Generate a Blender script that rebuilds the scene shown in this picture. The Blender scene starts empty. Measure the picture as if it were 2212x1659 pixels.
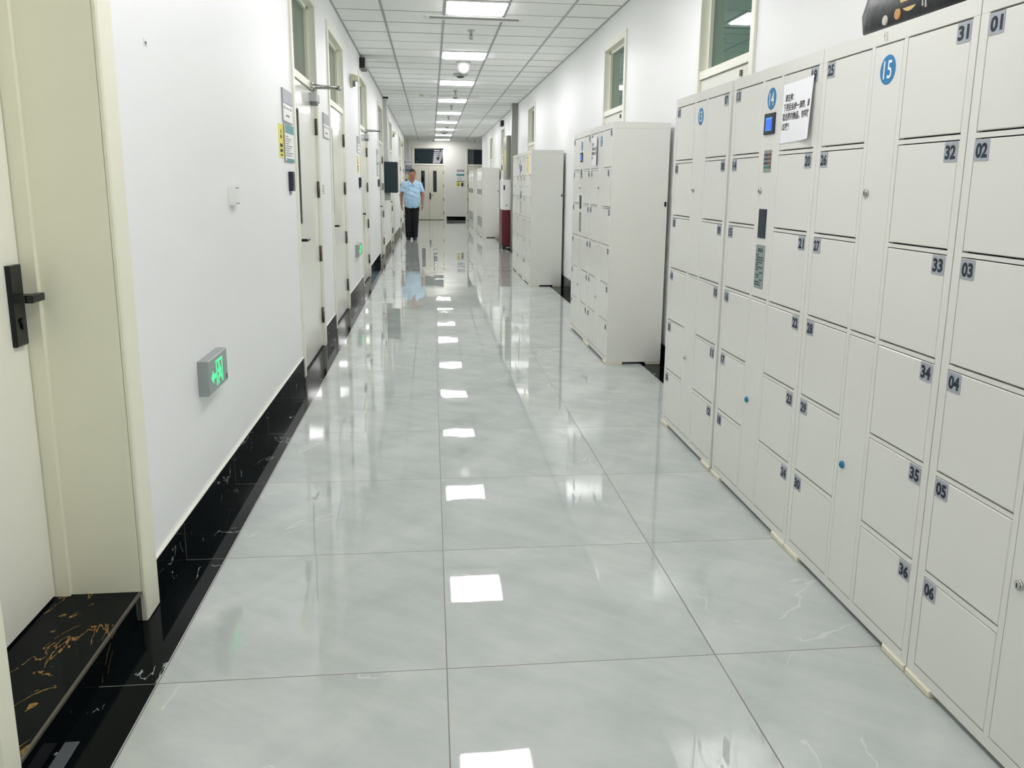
import bpy, bmesh, math, random
import numpy as np
from mathutils import Vector, Matrix

random.seed(7)
S = bpy.context.scene
C = S.collection
PI = math.pi

# ---------------------------------------------------------------- camera, world, exposure
IW, IH = 2212, 1659
FPX, PITCH, YAW, ROLL, PCX, PCY, EYE = 1803.86, .20376, .11589, .01285, 34.137, -55.964, 1.37
cp, sp = math.cos(PITCH), math.sin(PITCH)
fw = Vector((math.sin(YAW) * cp, math.cos(YAW) * cp, -sp))
r0 = Vector((math.cos(YAW), -math.sin(YAW), 0))
u0 = r0.cross(fw)
rt = r0 * math.cos(ROLL) + u0 * math.sin(ROLL)
up = u0 * math.cos(ROLL) - r0 * math.sin(ROLL)
cam = bpy.data.cameras.new('camera')
cam.sensor_fit = 'HORIZONTAL'
cam.sensor_width = 36.0
cam.lens = FPX * 36.0 / IW
cam.shift_x = -PCX / IW
cam.shift_y = PCY / IW
cam.clip_start = .02
cam.clip_end = 200
camo = bpy.data.objects.new('camera', cam)
C.objects.link(camo)
camo.matrix_world = Matrix(((rt.x, up.x, -fw.x, 0), (rt.y, up.y, -fw.y, 0), (rt.z, up.z, -fw.z, EYE), (0, 0, 0, 1)))
S.camera = camo

w = bpy.data.worlds.new('world')
w.use_nodes = True
w.node_tree.nodes['Background'].inputs[0].default_value = (.8, .9, 1, 1)
w.node_tree.nodes['Background'].inputs[1].default_value = .02
S.world = w
S.view_settings.view_transform = 'Standard'
S.view_settings.look = 'None'
S.view_settings.exposure = 0.0
S.view_settings.gamma = 1.0
S.view_settings.use_curve_mapping = False
S.cycles.max_bounces = 12
S.cycles.diffuse_bounces = 11
S.cycles.glossy_bounces = 4
S.cycles.sample_clamp_indirect = 8
LAMP = 27.4            # radiance of the ceiling panels
LAMP_COL = (1.0, .972, .992)

# ---------------------------------------------------------------- materials
def lin(h):
    h = h.lstrip('#')
    o = []
    for i in (0, 2, 4):
        c = int(h[i:i + 2], 16) / 255
        o.append(c / 12.92 if c <= .04045 else ((c + .055) / 1.055) ** 2.4)
    return tuple(o) + (1,)

def mat(name, col, rough=.5, metal=0, ior=1.5, emit=None, es=0, var=0, vscale=3, bump=0, bscale=200):
    m = bpy.data.materials.new(name)
    m.use_nodes = True
    nt = m.node_tree
    b = nt.nodes['Principled BSDF']
    c = lin(col) if isinstance(col, str) else tuple(col) + (1,)
    b.inputs['Base Color'].default_value = c
    b.inputs['Roughness'].default_value = rough
    b.inputs['Metallic'].default_value = metal
    b.inputs['IOR'].default_value = ior
    if emit:
        b.inputs['Emission Color'].default_value = lin(emit) if isinstance(emit, str) else tuple(emit) + (1,)
        b.inputs['Emission Strength'].default_value = es
    if var or bump:
        tc = nt.nodes.new('ShaderNodeNewGeometry')
        if var:
            n = nt.nodes.new('ShaderNodeTexNoise')
            n.inputs['Scale'].default_value = vscale
            n.inputs['Detail'].default_value = 4
            nt.links.new(tc.outputs['Position'], n.inputs['Vector'])
            mx = nt.nodes.new('ShaderNodeMix')
            mx.data_type = 'RGBA'
            mx.inputs[6].default_value = tuple(x * (1 - var) for x in c[:3]) + (1,)
            mx.inputs[7].default_value = tuple(min(1, x * (1 + var)) for x in c[:3]) + (1,)
            nt.links.new(n.outputs['Fac'], mx.inputs[0])
            nt.links.new(mx.outputs[2], b.inputs['Base Color'])
        if bump:
            n2 = nt.nodes.new('ShaderNodeTexNoise')
            n2.inputs['Scale'].default_value = bscale
            nt.links.new(tc.outputs['Position'], n2.inputs['Vector'])
            bp = nt.nodes.new('ShaderNodeBump')
            bp.inputs['Strength'].default_value = bump
            bp.inputs['Distance'].default_value = .002
            nt.links.new(n2.outputs['Fac'], bp.inputs['Height'])
            nt.links.new(bp.outputs['Normal'], b.inputs['Normal'])
    return m

M = {}
M['wall'] = mat('white_wall_paint', '#f2f3f3', .38, var=.012, vscale=1.2, bump=.06, bscale=60)
M['wall_end'] = mat('grey_white_end_wall_paint', '#e9e9e2', .6, var=.02, vscale=1.5)
M['cream'] = mat('cream_frame_paint', '#ececdf', .35, var=.015, vscale=4)
M['near'] = mat('cream_near_frame_paint', '#edecd8', .42, var=.015, vscale=4)
M['nearleaf'] = mat('cream_near_door_paint', '#f1f0e4', .4, var=.01, vscale=3)
M['leaf'] = mat('ivory_door_paint', '#eeeee6', .14, var=.01, vscale=3)
M['leaf_beige'] = mat('beige_door_paint', '#e3e1d0', .4, var=.01, vscale=3)
M['locker'] = mat('white_powder_coat', '#e0e0da', .22, var=.008, vscale=2.5, bump=.03, bscale=500)
M['locker_grey'] = mat('pale_grey', '#c9cac6', .4)
M['dark'] = mat('gap_shade_and_dark_parts', '#1b1e1f', .8)  # shade of gaps put into the colour; also plain dark parts
M['foot'] = mat('cream_plastic_foot', '#dfdac6', .5)
M['black'] = mat('black_plastic', '#0d1013', .35)
M['blackmetal'] = mat('black_metal', '#0e1416', .32, metal=.3)
M['navy'] = mat('navy_ink', '#1d2a38', .6)
M['tag'] = mat('silver_grey_sticker', '#a9aeb4', .45, metal=.15)
M['discblue'] = mat('blue_vinyl', '#0077b0', .45)
M['white'] = mat('white_plastic', '#efefec', .35)
M['paper'] = mat('white_paper', '#f3f3f7', .8)
M['chrome'] = mat('chrome', '#c9c9c6', .18, metal=1)
M['steel'] = mat('brushed_steel', '#b9bab6', .3, metal=1)
M['alu'] = mat('grey_aluminium', '#a9adac', .4, metal=.35)
M['silverpaint'] = mat('silver_paint', '#b4b7b6', .4)
M['hinge'] = mat('worn_bronze_hinge', '#6b665b', .4, metal=.6)
M['glass'] = mat('dark_glass', '#3d5f50', .02, ior=1.7)
M['visionglass'] = mat('grey_green_glass', '#3f5750', .05, ior=1.28)
M['gasket'] = mat('grey_gasket', '#5d6460', .6)
M['glass_end'] = mat('black_glass', '#0d2028', .02, ior=1.6)
M['screen'] = mat('blue_screen', '#02286e', .3, emit='#0074ff', es=.8)
M['screenlite'] = mat('light_blue_screen', '#1a4a80', .3, emit='#3a9bff', es=.7)
M['blueplug'] = mat('blue_plug', '#1383a8', .3)
M['key'] = mat('dark_key', '#2b4045', .5)
M['keyred'] = mat('red_key', '#7a3b40', .5)
M['keygreen'] = mat('green_key', '#1f7f5c', .5)
M['plate'] = mat('grey_info_plate', '#8f9b98', .4, metal=.2)
M['plateink'] = mat('plate_ink', '#3c5552', .6)
M['graphite'] = mat('pencil_grey', '#b9b8b0', .7)
M['exitbox'] = mat('grey_metal_exit_sign', '#9ba3a2', .4, metal=.2)
M['exitgreen'] = mat('lit_green', '#40e890', .4, emit='#3cf59a', es=.85)
M['teal'] = mat('teal_print', '#2f8f8f', .4)
M['tealdark'] = mat('dark_teal_print', '#2b6a70', .5)
M['yellow'] = mat('yellow_sticker', '#e9dd55', .5)
M['ink'] = mat('grey_ink', '#83898c', .7)
M['black_ink'] = mat('black_ink', '#2b2c25', .7)
M['signgrey'] = mat('grey_sign_header', '#a2a6ac', .4)
M['reader'] = mat('card_reader_plastic', '#1d2536', .3)
M['beige'] = mat('beige_plastic', '#cfcdb2', .45)
M['screenoff'] = mat('switched_off_panel', '#0c2630', .35)
M['panelfront'] = mat('dull_pink_grey_panel', '#6a5a5d', .4)
M['stripmetal'] = mat('dull_dark_metal', '#55595c', .5)
M['lampdim'] = mat('weaker_lit_panel', '#ffffff', .5, emit=LAMP_COL, es=LAMP * .75)
M['red'] = mat('dark_red_panel', '#5e0d1e', .35)
M['stain'] = mat('stainless_grey', '#8d9087', .35, metal=.55)
M['gold'] = mat('gold_print', '#c9ad74', .6)
M['mint'] = mat('pale_green_print', '#b9caa0', .6)
M['orange'] = mat('orange_print', '#b78a4e', .6)
M['whitep'] = mat('pale_print', '#b9b8ae', .6)
M['bag'] = mat('black_shopping_bag', '#12171c', .38, var=.25, vscale=9, bump=.6, bscale=30)
M['slotgrey'] = mat('grey_slot', '#7d8383', .6)
M['tee'] = mat('grey_ceiling_tee', '#a3a8a8', .45, metal=.1)
M['teefine'] = mat('fine_grey_ceiling_joint', '#8b9190', .6)
M['ceil'] = mat('white_ceiling_tile', '#f6f7f5', .85, var=.02, vscale=2, bump=.4, bscale=350)
M['ceildark'] = mat('ceiling_gap_shade', '#3a3f3f', .9)  # sheet above the tiles, shade of their gaps put into its colour
M['lamp'] = mat('lit_panel', '#ffffff', .5, emit=LAMP_COL, es=LAMP)
M['skin'] = mat('skin', '#a8705c', .5)
M['shirt'] = mat('light_blue_cotton', '#a9cbe4', .8, var=.05, vscale=25)
M['trousers'] = mat('black_trousers', '#090b11', .85)
M['shoe'] = mat('black_shoe', '#15171a', .4)
M['sole'] = mat('dark_sole', '#4a4b47', .6)
M['hair'] = mat('black_hair', '#1c1816', .6)
M['tooth'] = mat('teeth', '#efe6dc', .3)
M['lip'] = mat('lips', '#7d3b38', .5)
M['eyew'] = mat('eye_white', '#d8d0c8', .3)
M['plaster'] = mat('white_conduit', '#e4e4e0', .4)

def nodes_of(name):
    m = bpy.data.materials.new(name)
    m.use_nodes = True
    nt = m.node_tree
    return m, nt, nt.nodes['Principled BSDF']

def N(nt, t, **kw):
    n = nt.nodes.new('ShaderNode' + t)
    for k, v in kw.items():
        setattr(n, k, v)
    return n

def math_(nt, op, a, b=None, c=None):
    n = N(nt, 'Math', operation=op)
    for i, x in enumerate((a, b, c)):
        if x is None:
            continue
        if isinstance(x, (int, float)):
            n.inputs[i].default_value = x
        else:
            nt.links.new(x, n.inputs[i])
    return n.outputs[0]

def mixc(nt, f, a, b):
    n = N(nt, 'Mix', data_type='RGBA')
    for i, x in ((0, f), (6, a), (7, b)):
        if isinstance(x, (int, float)):
            n.inputs[i].default_value = x
        elif isinstance(x, tuple):
            n.inputs[i].default_value = x
        else:
            nt.links.new(x, n.inputs[i])
    return n.outputs[2]

FX0, FY0, FT = .0316, 2.192, .8003      # floor tile grid

def tile_floor():
    m, nt, b = nodes_of('polished_grey_marble_tile')
    g = N(nt, 'NewGeometry')
    sx = N(nt, 'SeparateXYZ')
    nt.links.new(g.outputs['Position'], sx.inputs[0])
    tx = math_(nt, 'DIVIDE', math_(nt, 'SUBTRACT', sx.outputs[0], FX0), FT)
    ty = math_(nt, 'DIVIDE', math_(nt, 'SUBTRACT', sx.outputs[1], FY0), FT)
    ix, iy = math_(nt, 'FLOOR', tx), math_(nt, 'FLOOR', ty)
    fx, fy = math_(nt, 'FRACT', tx), math_(nt, 'FRACT', ty)
    ex = math_(nt, 'MINIMUM', fx, math_(nt, 'SUBTRACT', 1, fx))
    ey = math_(nt, 'MINIMUM', fy, math_(nt, 'SUBTRACT', 1, fy))
    grout = math_(nt, 'LESS_THAN', math_(nt, 'MINIMUM', ex, ey), .0021)
    cid = N(nt, 'CombineXYZ')
    nt.links.new(ix, cid.inputs[0]); nt.links.new(iy, cid.inputs[1])
    wn = N(nt, 'TexWhiteNoise', noise_dimensions='3D')
    nt.links.new(cid.outputs[0], wn.inputs['Vector'])
    off = N(nt, 'VectorMath', operation='SCALE'); off.inputs[3].default_value = 9
    nt.links.new(wn.outputs['Color'], off.inputs[0])
    p = N(nt, 'VectorMath', operation='ADD')
    nt.links.new(g.outputs['Position'], p.inputs[0]); nt.links.new(off.outputs[0], p.inputs[1])
    mp = N(nt, 'Mapping', vector_type='TEXTURE')
    mp.inputs['Rotation'].default_value = (0, 0, math.radians(52))
    mp.inputs['Scale'].default_value = (1.5, .6, 1)
    nt.links.new(p.outputs[0], mp.inputs[0])
    n1 = N(nt, 'TexNoise'); n1.inputs['Scale'].default_value = 1.6; n1.inputs['Detail'].default_value = 7; n1.inputs['Distortion'].default_value = .8
    nt.links.new(mp.outputs[0], n1.inputs['Vector'])
    r1 = N(nt, 'ValToRGB')
    r1.color_ramp.elements[0].position = .30; r1.color_ramp.elements[0].color = (.425, .465, .445, 1)
    r1.color_ramp.elements[1].position = .70; r1.color_ramp.elements[1].color = (.52, .555, .53, 1)
    nt.links.new(n1.outputs['Fac'], r1.inputs[0])
    mp2 = N(nt, 'Mapping', vector_type='TEXTURE'); mp2.inputs['Rotation'].default_value = (0, 0, math.radians(-38)); mp2.inputs['Scale'].default_value = (1.4, .55, 1)
    nt.links.new(p.outputs[0], mp2.inputs[0])
    n5 = N(nt, 'TexNoise'); n5.inputs['Scale'].default_value = 4.5; n5.inputs['Detail'].default_value = 9; n5.inputs['Roughness'].default_value = .62
    nt.links.new(mp2.outputs[0], n5.inputs['Vector'])
    r5 = N(nt, 'ValToRGB')
    r5.color_ramp.elements[0].position = .34; r5.color_ramp.elements[0].color = (.915, .925, .92, 1)
    r5.color_ramp.elements[1].position = .62; r5.color_ramp.elements[1].color = (1.05, 1.05, 1.045, 1)
    nt.links.new(n5.outputs['Fac'], r5.inputs[0])
    mul = N(nt, 'Mix', data_type='RGBA', blend_type='MULTIPLY'); mul.inputs[0].default_value = 1
    nt.links.new(r1.outputs[0], mul.inputs[6]); nt.links.new(r5.outputs[0], mul.inputs[7])
    n2 = N(nt, 'TexNoise'); n2.inputs['Scale'].default_value = 1.1; n2.inputs['Detail'].default_value = 5; n2.inputs['Distortion'].default_value = .5
    nt.links.new(mp.outputs[0], n2.inputs['Vector'])
    vein = math_(nt, 'LESS_THAN', math_(nt, 'ABSOLUTE', math_(nt, 'SUBTRACT', n2.outputs['Fac'], .5)), .003)
    n3 = N(nt, 'TexNoise'); n3.inputs['Scale'].default_value = 2.2
    nt.links.new(p.outputs[0], n3.inputs['Vector'])
    vm = math_(nt, 'MULTIPLY', vein, math_(nt, 'MULTIPLY', math_(nt, 'GREATER_THAN', n3.outputs['Fac'], .58), .6))
    col = mixc(nt, vm, mul.outputs[2], (.62, .64, .61, 1))
    col = mixc(nt, grout, col, (.16, .14, .12, 1))
    nt.links.new(col, b.inputs['Base Color'])
    nt.links.new(math_(nt, 'ADD', .014, math_(nt, 'MULTIPLY', grout, .5)), b.inputs['Roughness'])
    b.inputs['IOR'].default_value = 1.62
    # every tile lies a hair out of level, and the glaze waves a little
    sub = N(nt, 'VectorMath', operation='SUBTRACT'); sub.inputs[1].default_value = (.5, .5, .5)
    nt.links.new(wn.outputs['Color'], sub.inputs[0])
    sc = N(nt, 'VectorMath', operation='MULTIPLY'); sc.inputs[1].default_value = (.0035, .0045, 0)
    nt.links.new(sub.outputs[0], sc.inputs[0])
    n4 = N(nt, 'TexNoise'); n4.inputs['Scale'].default_value = 5.5; n4.inputs['Detail'].default_value = 1
    nt.links.new(g.outputs['Position'], n4.inputs['Vector'])
    s4 = N(nt, 'VectorMath', operation='SUBTRACT'); s4.inputs[1].default_value = (.5, .5, .5)
    nt.links.new(n4.outputs['Color'], s4.inputs[0])
    m4 = N(nt, 'VectorMath', operation='MULTIPLY'); m4.inputs[1].default_value = (.004, .006, 0)
    nt.links.new(s4.outputs[0], m4.inputs[0])
    a1 = N(nt, 'VectorMath', operation='ADD'); nt.links.new(sc.outputs[0], a1.inputs[0]); nt.links.new(m4.outputs[0], a1.inputs[1])
    a2 = N(nt, 'VectorMath', operation='ADD'); nt.links.new(a1.outputs[0], a2.inputs[0]); nt.links.new(g.outputs['Normal'], a2.inputs[1])
    nn = N(nt, 'VectorMath', operation='NORMALIZE'); nt.links.new(a2.outputs[0], nn.inputs[0])
    nt.links.new(nn.outputs[0], b.inputs['Normal'])
    return m

def black_marble(name, vcol, thr, gate, scale, joints=True):
    m, nt, b = nodes_of(name)
    g = N(nt, 'NewGeometry')
    mp = N(nt, 'Mapping'); mp.inputs['Scale'].default_value = (2.2, 1.0, 1.5); mp.inputs['Rotation'].default_value = (.3, .2, .5)
    nt.links.new(g.outputs['Position'], mp.inputs[0])
    n = N(nt, 'TexNoise'); n.inputs['Scale'].default_value = scale; n.inputs['Detail'].default_value = 6; n.inputs['Distortion'].default_value = 1.2
    nt.links.new(mp.outputs[0], n.inputs['Vector'])
    v = math_(nt, 'LESS_THAN', math_(nt, 'ABSOLUTE', math_(nt, 'SUBTRACT', n.outputs['Fac'], .5)), thr)
    n2 = N(nt, 'TexNoise'); n2.inputs['Scale'].default_value = scale * 1.7; n2.inputs['Detail'].default_value = 2
    nt.links.new(g.outputs['Position'], n2.inputs['Vector'])
    f = math_(nt, 'MULTIPLY', v, math_(nt, 'GREATER_THAN', n2.outputs['Fac'], gate))
    base = mixc(nt, n2.outputs['Fac'], (.002, .0035, .004, 1), (.004, .006, .0065, 1))
    col = mixc(nt, f, base, lin(vcol))
    if joints:
        sx = N(nt, 'SeparateXYZ'); nt.links.new(g.outputs['Position'], sx.inputs[0])
        ty = math_(nt, 'FRACT', math_(nt, 'DIVIDE', math_(nt, 'SUBTRACT', sx.outputs[1], FY0), FT))
        e = math_(nt, 'MINIMUM', ty, math_(nt, 'SUBTRACT', 1, ty))
        col = mixc(nt, math_(nt, 'LESS_THAN', e, .0022), col, (.16, .16, .15, 1))
    nt.links.new(col, b.inputs['Base Color'])
    b.inputs['Roughness'].default_value = .05
    b.inputs['IOR'].default_value = 1.15
    return m

M['floor'] = tile_floor()
M['bmarble'] = black_marble('black_marble_white_flecks', '#8d9795', .006, .58, 3.2)
M['gmarble'] = black_marble('black_marble_gold_veins', '#8d6f3c', .0065, .50, 3.0, joints=False)

# ---------------------------------------------------------------- text outlines, made once
_txt = {}
def text2d(s, bold=.0):
    k = (s, bold)
    if k not in _txt:
        cu = bpy.data.curves.new('t', 'FONT')
        cu.body = s
        cu.size = 1
        cu.offset = bold
        cu.resolution_u = 3
        ob = bpy.data.objects.new('t', cu)
        C.objects.link(ob)
        me = bpy.data.meshes.new_from_object(ob.evaluated_get(bpy.context.evaluated_depsgraph_get()))
        vs = [(v.co.x, v.co.y) for v in me.vertices]
        fs = [tuple(p.vertices) for p in me.polygons]
        bpy.data.objects.remove(ob); bpy.data.curves.remove(cu); bpy.data.meshes.remove(me)
        _txt[k] = (vs, fs)
    return _txt[k]
for i in range(1, 37):
    text2d('%02d' % i, .042)

# ---------------------------------------------------------------- mesh builder
FR = {'R': ((0, -1, 0), (0, 0, 1), (-1, 0, 0)), 'L': ((0, 1, 0), (0, 0, 1), (1, 0, 0)),
      'E': ((1, 0, 0), (0, 0, 1), (0, -1, 0)), 'W': ((1, 0, 0), (0, 1, 0), (0, 0, 1)), 'D': ((1, 0, 0), (0, -1, 0), (0, 0, -1)),
      'B': ((-1, 0, 0), (0, 0, 1), (0, 1, 0))}
class MB:
    """boxes, plates, cylinders and tubes in a frame (right, up, outward), collected into one mesh"""
    def __init__(s, frame='W', o=(0, 0, 0)):
        s.v, s.f, s.m, s.sm = [], [], [], []
        s.U, s.V, s.Nn = [Vector(a) for a in FR[frame]]
        s.o = Vector(o)
    def P(s, u, v, n):
        s.v.append(tuple(s.o + s.U * u + s.V * v + s.Nn * n))
        return len(s.v) - 1
    def F(s, idx, m=0, sm=False):
        s.f.append(tuple(idx)); s.m.append(m); s.sm.append(sm)
    def box(s, u0, u1, v0, v1, n0, n1, m=0, ch=0, mf=None):
        a = [s.P(u, v, n0) for u, v in ((u0, v0), (u1, v0), (u1, v1), (u0, v1))]
        b = [s.P(u, v, n1 - ch) for u, v in ((u0, v0), (u1, v0), (u1, v1), (u0, v1))]
        s.F(a[::-1], m)
        for i in range(4):
            j = (i + 1) % 4
            s.F((a[i], a[j], b[j], b[i]), m)
        if ch:
            c = [s.P(u, v, n1) for u, v in ((u0 + ch, v0 + ch), (u1 - ch, v0 + ch), (u1 - ch, v1 - ch), (u0 + ch, v1 - ch))]
            for i in range(4):
                j = (i + 1) % 4
                s.F((b[i], b[j], c[j], c[i]), m)
            b = c
        s.F(b, m if mf is None else mf)
        return s
    def quad(s, pts, m=0):
        s.F([s.P(*p) for p in pts], m); return s
    def prism(s, pts, n0, n1, m=0, mf=None, sm=False):
        a = [s.P(u, v, n0) for u, v in pts]
        b = [s.P(u, v, n1) for u, v in pts]
        k = len(pts)
        s.F(a[::-1], m); s.F(b, m if mf is None else mf)
        for i in range(k):
            j = (i + 1) % k
            s.F((a[i], a[j], b[j], b[i]), m, sm)
        return s
    def rrect(s, u0, u1, v0, v1, n0, n1, r, m=0, mf=None, k=5):
        pts = []
        for cx, cy, a0 in ((u1 - r, v0 + r, -PI / 2), (u1 - r, v1 - r, 0), (u0 + r, v1 - r, PI / 2), (u0 + r, v0 + r, PI)):
            for i in range(k):
                a = a0 + PI / 2 * i / (k - 1)
                pts.append((cx + r * math.cos(a), cy + r * math.sin(a)))
        return s.prism(pts, n0, n1, m, mf)
    def cyl(s, u, v, n0, n1, r, m=0, k=20, r1=None, mf=None):
        r1 = r if r1 is None else r1
        a = [s.P(u + r * math.cos(2 * PI * i / k), v + r * math.sin(2 * PI * i / k), n0) for i in range(k)]
        b = [s.P(u + r1 * math.cos(2 * PI * i / k), v + r1 * math.sin(2 * PI * i / k), n1) for i in range(k)]
        s.F(a[::-1], m); s.F(b, m if mf is None else mf)
        for i in range(k):
            j = (i + 1) % k
            s.F((a[i], a[j], b[j], b[i]), m, True)
        return s
    def lathe(s, u, v, prof, m=0, k=20):
        rings = []
        for r, n in prof:
            rings.append([s.P(u + r * math.cos(2 * PI * i / k), v + r * math.sin(2 * PI * i / k), n) for i in range(k)])
        s.F(rings[0][::-1], m); s.F(rings[-1], m)
        for a, b in zip(rings, rings[1:]):
            for i in range(k):
                j = (i + 1) % k
                s.F((a[i], a[j], b[j], b[i]), m, True)
        return s
    def tube(s, pts, r, m=0, k=8):
        pts = [s.o + s.U * p[0] + s.V * p[1] + s.Nn * p[2] for p in pts]
        rings = []
        for i, p in enumerate(pts):
            t = (pts[min(i + 1, len(pts) - 1)] - pts[max(i - 1, 0)]).normalized()
            a = t.orthogonal().normalized(); b = t.cross(a)
            ring = []
            for j in range(k):
                q = p + (a * math.cos(2 * PI * j / k) + b * math.sin(2 * PI * j / k)) * r
                s.v.append(tuple(q)); ring.append(len(s.v) - 1)
            rings.append(ring)
        s.F(rings[0][::-1], m); s.F(rings[-1], m)
        for a, b in zip(rings, rings[1:]):
            for i in range(k):
                j = (i + 1) % k
                s.F((a[i], a[j], b[j], b[i]), m, True)
        return s
    def text(s, t, u, v, n, h, m=0, bold=0, wid=None, wscale=1.0, align='c'):
        """t centred (or left aligned) at (u, v); h = height of the outline"""
        vs, fs = text2d(t, bold)
        if not vs:
            return s
        x0, x1 = min(a for a, _ in vs), max(a for a, _ in vs)
        y0, y1 = min(b for _, b in vs), max(b for _, b in vs)
        k = h / (y1 - y0)
        kx = wid / (x1 - x0) if wid else k * wscale
        cx = (x0 + x1) / 2 if align == 'c' else x0
        cy = (y0 + y1) / 2
        base = len(s.v)
        for a, b in vs:
            s.P(u + (a - cx) * kx, v + (b - cy) * k, n)
        for f in fs:
            s.F([base + i for i in f], m)
        return s
    def mesh(s, name, mats):
        me = bpy.data.meshes.new(name)
        me.from_pydata(s.v, [], s.f)
        for x in mats:
            me.materials.append(M[x])
        me.polygons.foreach_set('material_index', s.m)
        me.polygons.foreach_set('use_smooth', s.sm)
        me.update()
        return me
    def obj(s, name, mats, parent=None):
        return link(name, s.mesh(name, mats if isinstance(mats, (list, tuple)) else [mats]), parent)

def link(name, me, parent=None):
    o = bpy.data.objects.new(name, me)
    C.objects.link(o)
    if parent:
        o.parent = parent
    return o

def tag(o, label, cat, group=None):
    o['label'] = label
    o['category'] = cat
    if group:
        o['group'] = group
    return o

def thing(name, label, cat, loc=(0, 0, 0), group=None):
    o = bpy.data.objects.new(name, None)
    o.empty_display_size = .1
    C.objects.link(o)
    o.location = loc
    return tag(o, label, cat, group)

def struct(o, label=None, cat=None):
    o['kind'] = 'structure'
    if label:
        o['label'] = label
        o['category'] = cat
    return o

_mc = {}
def cached(key, fn):
    if key not in _mc:
        _mc[key] = fn()
    return _mc[key]

# ---------------------------------------------------------------- room shell
XL, XR, ZC = -.92, 1.822, 3.038        # wall faces, ceiling height
YB, YE, YX = -3.2, 33.4, 30.5          # back wall, end wall, where the side corridors cross
BL, BR = -.773, 1.632                  # inner edges of the black floor borders

mb = MB('W')
for x0, x1, y0, y1, m in ((BL, BR, YB, YX, 0), (XL - .02, BL, YB, YX, 1), (BR, XR + .02, YB, YX, 1), (-5, 6, YX, YE, 0)):
    mb.quad([(x0, y0, 0), (x1, y0, 0), (x1, y1, 0), (x0, y1, 0)], m)
struct(mb.obj('floor', ['floor', 'bmarble']), 'polished pale grey marble floor tiles with black marble border strips', 'floor')

# suspended ceiling: tiles laid between tees, fine dark gaps across
TX0, TY0, TS = .149, 8.22, .6035
mb = MB('D', (0, 0, ZC))              # u = x, v = -y, n = down
rows = range(-19, 38)
xs = [XL - .02, TX0 - TS, TX0, TX0 + TS, TX0 + 2 * TS, XR + .02]
for j in rows:
    y0, y1 = TY0 + j * TS, TY0 + (j + 1) * TS
    if y0 > YX:
        break
    for a, b in zip(xs, xs[1:]):
        mb.box(a, b, -y1 + .0032, -y0 - .0032, -.012, random.uniform(-.0012, .0012))
yj = y0
for j in range(6):
    y1 = min(yj + TS, YE)
    if yj >= YE - .01:
        break
    for k in range(-8, 10):
        a = TX0 + k * TS
        mb.box(a, a + TS, -y1 + .0032, -yj - .0032, -.012, 0)
    yj += TS
mb.quad([(-5, -YE, -.013), (6, -YE, -.013), (6, -YB, -.013), (-5, -YB, -.013)], 2)
for k in range(-1, 3):
    x = TX0 + k * TS
    mb.box(x - .012, x + .012, -YE, -YB, -.01, .004, 1)
for j in list(rows) + [38, 39, 40, 41, 42]:
    y = TY0 + j * TS
    if YB < y < YE:
        mb.box(XL if y < YX else -5, XR if y < YX else 6, -y - .0055, -y + .0055, -.01, .0022, 3)
mb.box(XL, XL + .018, -YX, -YB, -.01, .004, 1).box(XR - .018, XR, -YX, -YB, -.01, .004, 1)
struct(mb.obj('ceiling', ['ceil', 'tee', 'ceildark', 'teefine']), 'suspended ceiling of white mineral tiles in grey tees', 'ceiling')

# openings along the walls: (y0, y1)
LEFT = [(5.98, 7.26), (8.06, 9.46), (11.42, 12.78), (15.35, 16.85), (19.35, 20.75), (25.3, 26.7), (28.3, 29.6)]
RIGHT = [(4.77, 5.83), (8.0, 9.04), (14.95, 16.04), (21.0, 22.1), (25.2, 26.3)]
DH = 2.80
NEAR = (1.655, 2.66)

def wall(name, frame, x, spans, y0, y1, label, sgn):
    mb = MB(frame, (x, 0, 0))
    cuts = sorted(spans)
    y = y0
    for a, b, h in cuts:
        if sgn > 0:
            mb.box(y, a, 0, ZC + .05, -.3, 0); mb.box(a, b, h, ZC + .05, -.3, 0)
        else:
            mb.box(-a, -y, 0, ZC + .05, -.3, 0); mb.box(-b, -a, h, ZC + .05, -.3, 0)
        y = b
    if sgn > 0:
        mb.box(y, y1, 0, ZC + .05, -.3, 0)
    else:
        mb.box(-y1, -y, 0, ZC + .05, -.3, 0)
    return struct(mb.obj(name, 'wall'), label, 'wall')
wall('wall_left', 'L', XL, [(a + .02, b - .02, DH - .02) for a, b in [NEAR] + LEFT], YB, YX, 'long white painted corridor wall with many doors, facing the lockers', 1)
wall('wall_right', 'R', XR, [(a + .02, b - .02, DH - .02) for a, b in RIGHT], YB, YX, 'white painted corridor wall behind the lockers', -1)
mb = MB('E', (0, YE, 0))
mb.box(-5, -.69, 0, ZC + .05, -.25, 0).box(-.69, .55, DH - .04, ZC + .05, -.25, 0).box(.55, 1.38, 0, ZC + .05, -.25, 0)
mb.box(1.38, 2.62, DH - .04, ZC + .05, -.25, 0).box(2.62, 6, 0, ZC + .05, -.25, 0)
struct(mb.obj('wall_end', 'wall_end'), 'grey white wall closing the far end of the corridor', 'wall')
mb = MB('B', (0, YB, 0)); mb.box(-XR - .3, -XL + .3, 0, ZC + .05, -.2, 0)
struct(mb.obj('wall_back', 'wall'), 'white wall behind the camera', 'wall')
mb = MB('W')
mb.box(-5.2, -5, YX - .3, YE, 0, ZC + .05)
struct(mb.obj('wall_cross_left', 'wall'), 'white wall at the left end of the crossing corridor', 'wall')
mb = MB('W'); mb.box(6, 6.2, YX - .3, YE, 0, ZC + .05)
struct(mb.obj('wall_cross_right', 'wall'), 'white wall at the right end of the crossing corridor', 'wall')
mb = MB('W'); mb.box(-5, XL - .3, YX - .3, YX, 0, ZC + .05)
struct(mb.obj('wall_inner_left', 'wall'), 'white wall of the crossing corridor, left of the corner', 'wall')
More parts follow.
